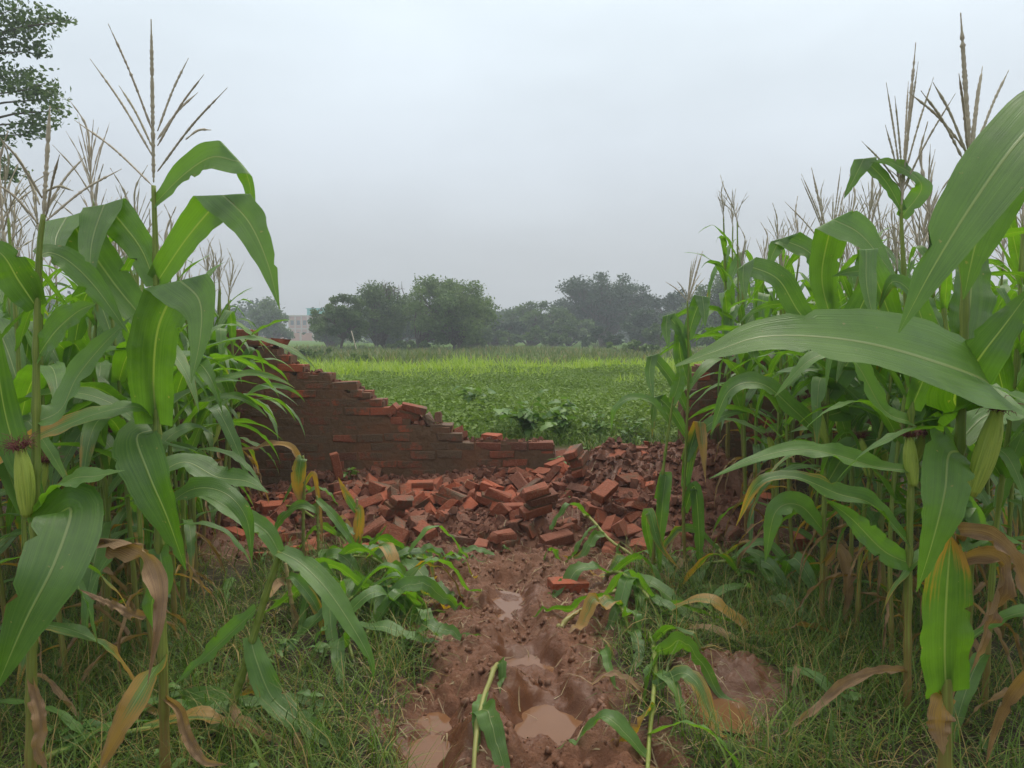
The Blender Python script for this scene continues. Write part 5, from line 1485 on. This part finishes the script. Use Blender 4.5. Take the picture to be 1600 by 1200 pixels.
# --- plant between the narrow tassel and the rubble, with tall folded blades
hero(3.9, [(1283, 1000), (1286, 860), (1290, 700), (1296, 560), (1300, 470), (1300, 400)], [
    dict(p=[(1298, 500), (1284, 430, -.05), (1300, 345, -.12), (1350, 375, -.15), (1404, 446, -.18)], k=2, peak=.5, w=62, n=(.1, -1, .2), bw=.6),
    dict(p=[(1297, 540), (1250, 490, -.05), (1215, 436, -.1), (1164, 414, -.14), (1158, 445, -.15), (1157, 485, -.16)], k=3, w=52, n=(.1, -1, .4), bw=.6, peak=.45),
    dict(p=[(1299, 470), (1270, 400, .05), (1222, 374, .08), (1206, 410, .08), (1200, 440, .08)], k=2, w=44, n=(.2, -1, .4), bw=.5, peak=.5),
    dict(p=[(1296, 560), (1340, 490, -.05), (1362, 430, -.08), (1330, 425, -.1), (1300, 432, -.1)], w=48, n=(-.1, -1, .4)),
    dict(p=[(1294, 620), (1330, 560, -.06), (1372, 520, -.1), (1410, 560, -.12), (1425, 640, -.12)], w=52, n=(-.1, -1, .6)),
    dict(p=[(1291, 690), (1240, 640, -.06), (1190, 600, -.1), (1140, 610, -.14), (1110, 680, -.16)], w=46, n=(0, -.8, .8), bw=.6),
    dict(p=[(1289, 760), (1330, 700, -.06), (1380, 690, -.1), (1420, 740, -.12)], w=46, n=(0, -.8, .8)),
    dict(p=[(1287, 830), (1250, 790, -.06), (1212, 800, -.1), (1195, 880, -.12)], w=42, n=(0, -.9, .6), dry=.12),
    dict(p=[(1286, 880), (1310, 860, -.05), (1322, 920, -.08), (1318, 980, -.08)], w=34, n=(.2, -1, .4), dry=.9, wave=.014),
    dict(p=[(1292, 650), (1320, 640, .05), (1360, 610, .1), (1400, 600, .12)], w=44, n=(0, -1, .5))],
    dict(base=(1300, 402), tip=(1268, 262), br=[((1298, 395), (1240, 285)), ((1298, 392), (1300, 268)), ((1299, 390), (1318, 290)), ((1298, 398), (1232, 312)), ((1300, 392), (1305, 300)), ((1300, 396), (1322, 318)), ((1297, 385), (1255, 270))]),
    [dict(p=(1292, 700), rot=(0.05, 0.16, 2.6), s=.95, v=0)],
    label='corn plant with tall folded blades left of the narrow tassel', group=CG_R, r=(0.014, 0.006))
# --- slim plants at the edge of the rubble
hero(4.9, [(1072, 905), (1068, 800), (1072, 690), (1076, 580), (1074, 470)], [
    dict(p=[(1075, 560), (1064, 520, 0), (1044, 493, 0), (1040, 520, 0), (1042, 556, 0)], k=2, w=26, n=(.2, -1, .3), bw=.6, peak=.5),
    dict(p=[(1075, 600), (1064, 560, 0), (1060, 520, 0), (1056, 500, 0)], w=28, n=(0, -1, .1)),
    dict(p=[(1073, 640), (1050, 595, 0), (1020, 556, 0), (1014, 590, 0), (1018, 640, 0)], k=2, w=22, n=(.2, -1, .4), peak=.5),
    dict(p=[(1072, 680), (1048, 640, 0), (1028, 620, 0), (1020, 650, 0), (1016, 690, 0)], k=2, w=22, n=(.2, -1, .4), dry=.3),
    dict(p=[(1074, 530), (1084, 495, 0), (1096, 464, 0), (1096, 490, 0), (1094, 520, 0)], k=2, w=28, n=(-.2, -1, .2), peak=.5),
    dict(p=[(1070, 720), (1090, 680, 0), (1130, 650, -.05), (1180, 640, -.1)], w=26, n=(0, -.7, .8)),
    dict(p=[(1070, 760), (1078, 705, 0), (1092, 660, 0), (1092, 700, 0), (1090, 760, 0)], k=2, w=24, n=(0, -1, .2), dry=.5),
    dict(p=[(1069, 800), (1085, 760, -.04), (1092, 830, -.05), (1094, 920, -.05)], w=22, n=(0, -1, .2))],
    dict(base=(1074, 475), tip=(1098, 392), br=[((1074, 470), (1086, 396)), ((1074, 470), (1040, 440)), ((1074, 466), (1055, 440)), ((1075, 462), (1092, 400)), ((1076, 470), (1108, 432)), ((1075, 465), (1080, 408)), ((1074, 468), (1100, 425))]),
    label='slim corn plant with pale tassel at the edge of the rubble', group=CG_R, r=(0.011, 0.005))
hero(4.75, [(1018, 915), (1025, 820), (1038, 720), (1052, 620)], [
    dict(p=[(1028, 780), (1040, 740, 0), (1036, 780, -.03), (1030, 850, -.04), (1032, 905, -.04)], w=24, n=(0, -1, .2)),
    dict(p=[(1045, 660), (1020, 630, 0), (985, 622, 0), (960, 640, 0), (955, 675, 0)], w=18, n=(0, -.6, .9)),
    dict(p=[(1050, 630), (1062, 590, 0), (1060, 560, 0)], w=22, n=(0, -1, .1)),
    dict(p=[(1020, 870), (1010, 820, 0), (1015, 800, -.04), (1030, 850, -.08), (1062, 890, -.1)], w=20, n=(0, -1, .4), dry=.4)],
    label='bent corn plant leaning over the front right corner of the rubble', group=CG_R, r=(0.011, 0.006))

# --- the stands behind: rows running away from the camera
crg = np.random.default_rng(2024)
def stand(side, rows, y_max, group, word, first_seed):
    k_ = 0
    for ri, (xe, ys, slope) in enumerate(rows):
        y = ys; i = 0
        while y < y_max:
            x = side * (xe + slope * (y - 2.5)) + crg.normal(0, 0.06)
            ordinal = ('nearest', 'second', 'third', 'fourth', 'fifth', 'sixth', 'seventh', 'eighth', 'ninth', 'tenth', 'eleventh', 'twelfth', 'thirteenth', 'fourteenth', 'fifteenth', 'sixteenth', 'seventeenth', 'eighteenth', 'nineteenth', 'twentieth')[min(i, 19)]
            row = ('row edging the track', 'second row from the track', 'third row from the track', 'fourth row from the track', 'fifth row from the track', 'sixth row from the track', 'seventh row from the track')[ri]
            pos = f'{ordinal} plant along' if ordinal != 'nearest' else 'nearest plant of'
            make_corn(x, y, crg.uniform(1.78, 2.12) - (0.25 if ri == 0 and side < 0 and y > 4 else 0), first_seed + k_, f'green corn, {pos} the {row}, {word} stand', group)
            y += crg.uniform(0.21, 0.33); k_ += 1; i += 1
    return k_
nl = stand(-1, [(1.42, 3.3, 0.25), (1.75, 2.75, 0.26), (2.25, 3.4, 0.20), (2.75, 4.2, 0.18), (3.25, 5.0, 0.16), (3.75, 5.7, 0.1)], 6.65, CG_L, 'left', 1000)
nr = stand(1, [(1.72, 3.5, 0.02), (1.85, 2.7, 0.10), (2.3, 3.3, 0.08), (2.8, 4.1, 0.06), (3.3, 4.9, 0.05), (3.8, 5.6, 0.0)], 6.65, CG_R, 'right', 2000)
for x_, y_, H_, sd_, lab_ in ((-2.22, 5.75, 1.72, 3001, 'corn plant drooping over the wall corner where the left stand ends'), (-2.30, 6.2, 1.85, 3002, 'taller corn plant against the highest part of the broken wall'),
                              (-2.52, 6.45, 1.9, 3003, 'corn plant behind the two others at the highest part of the wall')):
    make_corn(x_, y_, H_, sd_, lab_, CG_L)
print('corn', nl, nr)
# ------------------------------------------------------------------ leaning and broken corn beside the track
hero(2.95, [(308, 1200), (335, 1165), (365, 1095), (383, 1040), (402, 975), (420, 915), (438, 862)], [
    dict(p=[(438, 862), (470, 880, -.04), (510, 920, -.10), (548, 975, -.14), (578, 1030, -.16), (584, 1064, -.16)], w=42, n=(.4, -.8, 1), bw=.7),
    dict(p=[(437, 864), (415, 830, .02), (370, 802, .05), (325, 776, .08), (285, 768, .1)], w=36, n=(0, -.8, .8)),
    dict(p=[(391, 995), (400, 1030, -.04), (424, 1088, -.08), (462, 1122, -.12), (505, 1152, -.16), (560, 1196, -.2)], w=46, n=(.5, -1, .7), wave=.014),
    dict(p=[(365, 1098), (378, 1130, -.04), (400, 1160, -.08), (430, 1180, -.1), (462, 1230, -.12)], w=44, n=(.4, -1, .5), wave=.012),
    dict(p=[(400, 952), (360, 990, .04), (315, 1032, .08), (272, 1070, .1)], w=40, n=(-.3, -.8, 1)),
    dict(p=[(358, 1102), (320, 1090, .06), (250, 1110, .1), (190, 1150, .05), (90, 1190, .0)], w=52, n=(0, -.6, 1), wave=.012)],
    label='leaning yellow-green corn stalk with drooping leaves left of the track', group='broken corn beside the track', r=(0.017, 0.012))
hero(5.1, [(474, 880), (474, 800), (476, 735), (473, 712)], [
    dict(p=[(474, 716), (470, 722, -.03), (466, 760, -.04), (470, 790, -.04)], w=26, n=(0, -1, .2), dry=.55),
    dict(p=[(474, 730), (455, 700, 0), (425, 695, 0), (392, 702, 0), (360, 700, 0)], w=22, n=(0, -.6, .9), dry=.75),
    dict(p=[(474, 760), (490, 740, 0), (500, 790, 0), (504, 850, 0)], w=12, n=(0, -1, .2), dry=.7)],
    label='broken corn stub with withered top standing left of the rubble', group='broken corn beside the track', r=(0.010, 0.008), sdry=.2)
hero(4.9, [(498, 880), (497, 830), (495, 775)], [
    dict(p=[(496, 780), (520, 805, -.04), (545, 840, -.08), (565, 880, -.1)], w=16, n=(0, -.8, .8)),
    dict(p=[(497, 800), (470, 790, 0), (440, 810, 0), (420, 850, 0)], w=18, n=(0, -.8, .8))],
    label='short snapped corn stub between withered stub and rubble', group='broken corn beside the track', r=(0.009, 0.007), sdry=.3)
hero(5.0, [(556, 880), (557, 830), (558, 780)], [
    dict(p=[(558, 792), (562, 800, -.03), (560, 835, -.04), (554, 870, -.04)], w=20, n=(0, -1, .2), dry=.68),
    dict(p=[(557, 800), (540, 770, 0), (528, 745, 0)], w=14, n=(0, -1, .4), dry=.5),
    dict(p=[(557, 850), (570, 860, 0), (590, 840, 0), (605, 820, 0)], w=10, n=(0, -.8, .8))],
    label='yellowed corn stub standing against the rubble front', group='broken corn beside the track', r=(0.009, 0.007), sdry=.7)
hero(3.9, [(462, 1010), (458, 960), (450, 905), (446, 880)], [
    dict(p=[(450, 900), (462, 905, -.03), (490, 940, -.06), (505, 980, -.08), (510, 1020, -.08)], w=20, n=(.3, -1, .6), dry=.45),
    dict(p=[(455, 940), (468, 980, -.02), (470, 1020, -.04), (455, 1080, -.05)], w=18, n=(.3, -1, .3), dry=1.0, fold=.6, wave=.014)],
    label='dead brown corn stub behind the leaning stalk', group='broken corn beside the track', r=(0.010, 0.008), sdry=.9)

def lay_leaf(root, p, az, L, w, rise, rg, dry=0.0, b=None, n=24):
    """blade thrown down on the ground, humped and then resting"""
    t = np.linspace(0, 1, n)
    a = az + rg.normal(0, 0.5) * t + 0.25 * np.sin(t * 5 + rg.uniform(0, 6))
    xy = np.concatenate([[[0, 0]], np.cumsum(np.stack([np.cos(a), np.sin(a)], -1)[1:] * L / (n - 1), axis=0)]) + p[:2]
    gz = terrain(xy[:, 0], xy[:, 1])
    hump = rise * np.sin(np.pi * np.clip(t * 1.25, 0, 1)) ** 1.3
    z = np.maximum((p[2] * (1 - smooth(0, 0.6, t)) + (gz + 0.012) * smooth(0, 0.6, t)) + hump, gz + 0.010)
    P = np.column_stack([xy, z])
    tw = rg.normal(0, 0.5) + rg.normal(0, 1.0) * t
    T = np.gradient(P, axis=0); T /= np.linalg.norm(T, axis=1)[:, None]
    side = np.cross(T, (0, 0, 1.0)); up = np.cross(side, T)
    Nn = up * np.cos(tw)[:, None] + side * np.sin(tw)[:, None]
    V, q, uv = leaf_geo(P - b, w, Nn, int(rg.integers(0, 9999)), 0.3, 0.010, 4, 0.6, 0.35)
    Vw = V + b; gz2 = terrain(Vw[:, 0], Vw[:, 1]); V[:, 2] += np.maximum(0, gz2 + 0.004 - Vw[:, 2])
    return obj('leaf', mesh_np('leaf', V, q, M['leaf'], uv), root, dry=float(dry))
FG = 'flattened corn on the ground'
def fallen(px0, px1, label, seed, n_leaf=8, L=(0.45, 0.75), w=0.075, rise=0.10, dry=0.06, lift=0.05, tas=False, cone=1.0, sdry=0.1, r=(0.012, 0.007)):
    rg = np.random.default_rng(seed)
    A, B = on_ground(*px0), on_ground(*px1)
    t = np.linspace(0, 1, 24)[:, None]
    P = A * (1 - t) + B * t
    P[:, :2] += (np.sin(t * 4 + seed) * 0.03)
    P[:, 2] = terrain(P[:, 0], P[:, 1]) + lift * np.sin(np.pi * np.clip(t[:, 0], 0.05, 1)) + 0.012
    k_ = np.ones(7) / 7; P[3:-3, 2] = np.convolve(P[:, 2], k_, 'valid') + 0.01
    b = np.array([A[0], A[1], ground_at(A[0], A[1])])
    root = empty('fallen_corn_plant', b, label=label, category='corn plant', group=FG)
    V, q, tr, uv = tube(P - b, stalk_curve(P, r[0], r[1], np.linspace(0.08, 0.9, 5)), 8)
    uv[:, 1] = 0.35 + 0.6 * uv[:, 1]
    obj('stalk', mesh_np('stalk', V, [q, tr], M['stalk'], uv), root, dry=sdry)
    az0 = math.atan2(B[1] - A[1], B[0] - A[0])
    for i in range(n_leaf):
        f = 0.15 + 0.8 * i / max(n_leaf - 1, 1)
        lay_leaf(root, P[int(f * 23)], az0 + rg.normal(0, cone), rg.uniform(*L), w * rg.uniform(0.75, 1.2), rise * rg.uniform(0.3, 1.5), rg, dry if rg.random() < 0.75 else min(1, dry + rg.uniform(0.2, 0.6)), b)
    if tas:
        o = obj('tassel', TASSEL[seed % 6], root, P[-1] - b); o.rotation_euler = (0, 1.75, az0)
        o.scale = (0.7, 0.7, 0.7)
fallen((470, 905), (630, 905), 'green flattened corn heaped at the left edge of the rubble track', 31, 11, (.4, .65), .085, .16, lift=.12)
fallen((505, 975), (640, 940), 'flattened corn with wide dark leaves in front of the left heap', 32, 11, (.4, .7), .09, .16, lift=.10)
fallen((520, 920), (560, 1030), 'flattened corn with tan tassel hanging beside the track, left', 33, 9, (.4, .6), .085, .15, tas=True, lift=.12)
fallen((600, 870), (690, 900), 'yellowing crushed corn at the top of the mud track', 34, 6, (.25, .4), .05, .06, dry=.35)
fallen((560, 1000), (620, 960), 'crumpled corn leaves at the grass edge left of the track', 45, 6, (.35, .6), .085, .12)
fallen((912, 835), (1010, 898), 'snapped yellow corn stalk lying across the top right of the track', 35, 6, (.35, .6), .07, .10, lift=.09, sdry=.35)
fallen((950, 905), (1030, 985), 'flattened corn with broad pale leaves right of the track', 36, 9, (.4, .65), .085, .12, lift=.08)
fallen((935, 950), (985, 1000), 'crushed corn drooping over the right rim of the rut', 37, 5, (.3, .5), .08, .14, tas=True)
fallen((1012, 1000), (1022, 1215), 'corn stalk lying along the right side of the track at the bottom edge', 38, 8, (.3, .5), .08, .12, dry=.12, cone=.7)
fallen((768, 1050), (752, 1240), 'yellow corn stalk pressed into the mud between the two ruts', 39, 3, (.15, .3), .06, .04, dry=.2, cone=.5, sdry=.4)
fallen((1085, 895), (1240, 920), 'flattened corn in the shade under the right stand', 40, 9, (.4, .7), .08, .15, lift=.1)
fallen((1120, 860), (1190, 960), 'fallen corn with long narrow leaves near the shaded grass', 41, 7, (.4, .7), .07, .15)
fallen((880, 985), (985, 945), 'bare broken stalk piece lying in the mud right of the small puddle', 42, 1, (.2, .3), .04, .03, dry=.8, sdry=.6)
fallen((60, 1190), (330, 1150), 'long corn blades lying in the grass at the bottom left', 43, 5, (.5, .8), .08, .06)
fallen((420, 820), (560, 860), 'crushed corn beside the withered stub', 44, 8, (.4, .65), .07, .12)
trg_ = np.random.default_rng(88)
for px, py, az, L, w, dry, lab in ((648, 962, -0.95, .42, .075, .1, 'single torn corn leaf curling over the left rut'), (632, 1012, -0.35, .38, .06, .15, 'pale torn corn leaf lying beside the left rut'),
        (772, 884, 3.7, .40, .05, .3, 'grey withered corn leaf lying across the top of the track'), (745, 1150, -1.5, .35, .09, .0, 'broad torn corn leaf at the bottom edge between the ruts'),
        (935, 1035, -1.5, .3, .05, .0, 'narrow green torn leaf hanging over the right rut'), (850, 885, 0.4, .12, .06, .0, 'small leaf scrap on the mud below the rubble'),
        (925, 1090, 0.3, .3, .03, 1.0, 'brown leaf strip in the mud beside the widest puddle'), (700, 880, 2.7, .35, .05, .4, 'yellow-green torn leaf at the foot of the rubble')):
    p = on_ground(px, py); b = np.array([p[0], p[1], ground_at(p[0], p[1])])
    o = lay_leaf(None, b + (0, 0, .02), az, L, w, .07, trg_, dry, b)
    o.location = b; o.name = 'torn_corn_leaf'; o['label'] = lab; o['category'] = 'leaf'; o['group'] = 'torn corn leaves on the mud'

for i in range(24):                                          # shredded blades thrown about in the grass
    x_, y_ = (-1, 1)[i % 2] * trg_.uniform(0.65, 1.5), trg_.uniform(2.7, 5.1)
    if i % 2 == 0: x_ -= 0.1 * (y_ - 2.7)
    b = np.array([x_, y_, ground_at(x_, y_)]); d_ = (0.0, 0.2, 0.9, 1.0)[i % 4]
    o = lay_leaf(None, b + (0, 0, .05), trg_.uniform(0, 6.28), trg_.uniform(.22, .5), trg_.uniform(.025, .065), trg_.uniform(.03, .09), trg_, d_, b)
    o.location = b; o.name = 'torn_corn_leaf'; o['category'] = 'leaf'; o['group'] = 'torn corn leaves in the grass'
    o['label'] = ('green', 'yellow-tipped', 'brown', 'brittle tan')[i % 4] + ' torn corn leaf in the grass ' + ('left' if x_ < 0 else 'right') + ' of the track, ' + ('close to the camera' if y_ < 3.4 else 'halfway to the wall' if y_ < 4.3 else 'near the rubble')
# ------------------------------------------------------------------ small weeds and vines, leaf by leaf
def mat_broad():
    k = Nodes('weed_broad_leaf'); r = k.rnd(); oc = k.ocoord()
    c = k.mix(r, (0.065, 0.14, 0.03), (0.17, 0.28, 0.07)); c = k.mix(k.step(k.noise(30, 3, oc), .4, .7, 0, .4), c, (0.10, 0.20, 0.05))
    return k.out(k.translucent(k.principled(c, 0.5, 0.4), k.mix(1.0, c, (1.2, 1.3, .6), 'MULTIPLY'), 0.35))
M['broad'] = mat_broad()
def broad_mesh(w, cup):
    t = np.linspace(0, 1, 7); P = np.stack([t, 0 * t, 0.25 * t - 0.5 * t ** 2], -1)
    V, q, uv = leaf_geo(P, w, (0, 0, 1), 5, cup, 0.02, 2, 0.35, 0.35, 5)
    return mesh_np('leaf', V, q, M['broad'], uv)
BROAD = [broad_mesh(0.62, .15), broad_mesh(0.8, .3), broad_mesh(0.45, .2)]
M['weed_stem'] = simple('weed_stem', (0.10, 0.15, 0.04), (0.17, 0.20, 0.07), 10, .7, .2, 0)
def weed(px, py, Y, h, spread, n, size, label, seed, lean=(0, 0), group='weeds and vines'):
    rg = np.random.default_rng(seed)
    p = at(px, py, Y); b = np.array([p[0], p[1], ground_at(p[0], p[1])])
    root = empty('weed', b, label=label, category='weed', group=group)
    mb = MB(); tips = []
    for s in range(max(2, n // 6)):
        e_ = np.array([rg.normal(0, spread * .5) + lean[0], rg.normal(0, spread * .5) + lean[1], h * rg.uniform(.5, 1.1)])
        if lean != (0, 0): e_[2] = terrain(np.array([b[0] + e_[0]]), np.array([b[1] + e_[1]]))[0] - b[2] + h * rg.uniform(0.3, 1)
        Q = catmull([(0, 0, -.02), e_ * (.4, .4, .7), e_], 8); mb.tube(Q, np.linspace(.005, .002, 8), 4); tips.append(Q)
    obj('stem', mb.mesh('stem', M['weed_stem']), root)
    for i in range(n):
        Q = tips[i % len(tips)]
        o = obj('leaf', BROAD[rg.integers(0, 3)], root, Q[rg.integers(2, 8)])
        o.rotation_euler = (rg.normal(0, .3), rg.uniform(-.5, .35), rg.uniform(0, 6.28)); s = size * rg.uniform(.6, 1.3); o.scale = (s, s, s)
weed(112, 1010, 2.75, .16, .10, 16, .075, 'pale green broad-leaved weed in the grass at lower left', 1)
weed(95, 1050, 2.7, .10, .10, 10, .06, 'small weed with a yellowing leaf below the pale broad-leaved weed', 2)
weed(545, 727, 6.6, .12, .08, 9, .085, 'round-leaved green weed at the foot of the wall', 3)
weed(905, 705, 7.0, .14, .22, 34, .095, 'leafy vine spilling from the field over the slumped bank', 4, (-.05, -.35))
weed(850, 695, 6.9, .10, .12, 26, .06, 'fine-leaved creeper hanging at the broken end of the wall', 5, (0, -.18))
weed(888, 765, 6.1, .12, .10, 22, .045, 'thin-leaved weed growing in the rubble below the vine', 6)
weed(1008, 700, 6.8, .12, .12, 14, .05, 'pale weed on the bank top near the slim corn', 7)
weed(822, 655, 7.9, .46, .34, 60, .17, 'dark bushy bean plant at the field edge behind the low wall', 8)
weed(880, 660, 7.8, .36, .30, 46, .15, 'broad-leaved plant beside the dark bushy bean plant', 9)
weed(745, 640, 9.5, .40, .35, 44, .15, 'leafy plant standing above the crop behind the low wall', 10)
weed(935, 665, 7.7, .28, .3, 46, .10, 'light green leafy plant on the field edge above the bank', 11)
weed(985, 672, 7.5, .25, .3, 46, .08, 'small-leaved weed patch on the field edge left of slim corn', 12)
weed(785, 850, 5.25, .05, .05, 8, .04, 'tiny weed beside the flat clean brick', 13)

# ------------------------------------------------------------------ grass and straw underfoot
grg = np.random.default_rng(5)
def scatter(n, x0, x1, y0, y1, dens):
    X = grg.uniform(x0, x1, n); Y = grg.uniform(y0, y1, n)
    k = grg.random(n) < dens(X, Y); return X[k], Y[k]
def gd(X, Y):
    m = 1 - mudness(X, Y)
    patch = np.clip(0.62 + 1.5 * fbm(X, Y, 0.45, 3, 91), 0.03, 1)
    return m ** 1.3 * patch * (np.abs(X) < 0.75 * Y + 0.5) * np.where(Y > 5.2, .35, 1)
M['grass'] = foliage('wild_grass', (0.036, 0.086, 0.008), (0.165, 0.245, 0.030), (0.30, 0.215, 0.070), tl=0.3, spec=0.35)
X, Y = scatter(150000, -4.2, 4.2, 1.9, 6.7, gd)
V, F, t = blades(X, Y, terrain(X, Y) - 0.005, grg.uniform(0.08, 0.33, len(X)), grg.uniform(0.0022, 0.0052, len(X)), grg, 0.85, 4, 1.6)
gz = terrain(V[:, 0], V[:, 1]); V[:, 2] = np.maximum(V[:, 2], gz + 0.004)
obj('wild_grass', mesh_np('wild_grass', V, F, M['grass'], None, {'rnd': t}), kind='stuff', label='tangled wild grass under the corn on both sides of the track', category='grass')
X, Y = scatter(5200, -3.5, 3.5, 1.9, 6.0, lambda x, y: gd(x, y) * np.clip(0.4 + 2 * fbm(x, y, .6, 2, 97), 0, 1))
V, F, t = blades(X, Y, terrain(X, Y) - 0.005, grg.uniform(0.10, 0.32, len(X)), grg.uniform(0.006, 0.013, len(X)), grg, 0.8, 4, 1.0)
obj('broad_grass', mesh_np('broad_grass', V, F, M['grass'], None, {'rnd': t * 0.9}), kind='stuff', label='broader blades of weedy grass among the fine grass', category='grass')
for i in range(26):
    while True:
        x_, y_ = grg.uniform(-2.2, 2.3), grg.uniform(2.5, 5.2)
        if mudness(np.array([x_]), np.array([y_]))[0] < .1 and abs(x_) < .62 * y_: break
    px_ = 800 + x_ / y_ * FPX
    weed(px_, 1000, y_, grg.uniform(.05, .14), .07, int(grg.integers(6, 12)), grg.uniform(.03, .065), ('tiny' if i % 3 == 0 else 'small' if i % 3 == 1 else 'low') + ' leafy weed in the ' + ('left' if x_ < 0 else 'right') + ' grass, ' + ('close to the camera' if y_ < 3.2 else 'halfway to the wall' if y_ < 4.3 else 'near the rubble'), 200 + i, group='small weeds in the grass')
X, Y = scatter(9000, -0.6, 1.9, 6.75, 8.1, lambda x, y: np.clip(0.5 + 1.6 * fbm(x, y, .4, 2, 99), 0, 1) * smooth(6.9, 7.3, y + .25 * smooth(.4, .9, x)) * np.where(x < .35, y > 7.2, 1))
V, F, t = blades(X, Y, terrain(X, Y) - 0.005, grg.uniform(0.06, 0.24, len(X)), grg.uniform(0.004, 0.009, len(X)), grg, 0.9, 4, 1.2)
obj('bank_grass', mesh_np('bank_grass', V, F, M['grass'], None, {'rnd': t * .85}), kind='stuff', label='tufts of light green grass along the field edge above the rubble', category='grass')
M['straw'] = foliage('straw_litter', (0.20, 0.135, 0.075), (0.36, 0.27, 0.15), tl=0.1)
X, Y = scatter(16000, -3.5, 3.5, 2.1, 6.6, lambda x, y: np.where(mudness(x, y) > .5, .16 + .9 * np.exp(-((np.abs(x - .1) - .55) / .18) ** 2) * (y < 5.2), .45))
V, F, t = blades(X, Y, terrain(X, Y) + 0.006, grg.uniform(0.04, 0.20, len(X)), grg.uniform(0.003, 0.007, len(X)), grg, 0.2, 3, 4.0)
gz = terrain(V[:, 0], V[:, 1]); V[:, 2] = np.clip(V[:, 2], gz + 0.003, gz + 0.03)
obj('straw_litter', mesh_np('straw_litter', V, F, M['straw'], None, {'rnd': t}), kind='stuff', label='dry straw and shredded leaf litter on the mud', category='straw')
# ------------------------------------------------------------------ haze
k = Nodes('haze_air')
o_ = k.t.nodes.new('ShaderNodeOutputMaterial')
pv = k.t.nodes.new('ShaderNodeVolumePrincipled')
pv.inputs['Color'].default_value = (0.86, 0.93, 1.0, 1)
pv.inputs['Density'].default_value = 0.0026
pv.inputs['Anisotropy'].default_value = 0.15
k.t.links.new(pv.outputs[0], o_.inputs['Volume'])
mb = MB(); mb.box((0, 105, 8.0), (330, 270, 19.0))
obj('haze', mb.mesh('haze', k.m, False), kind='stuff', label='thin pale monsoon haze hanging over the whole field', category='haze')
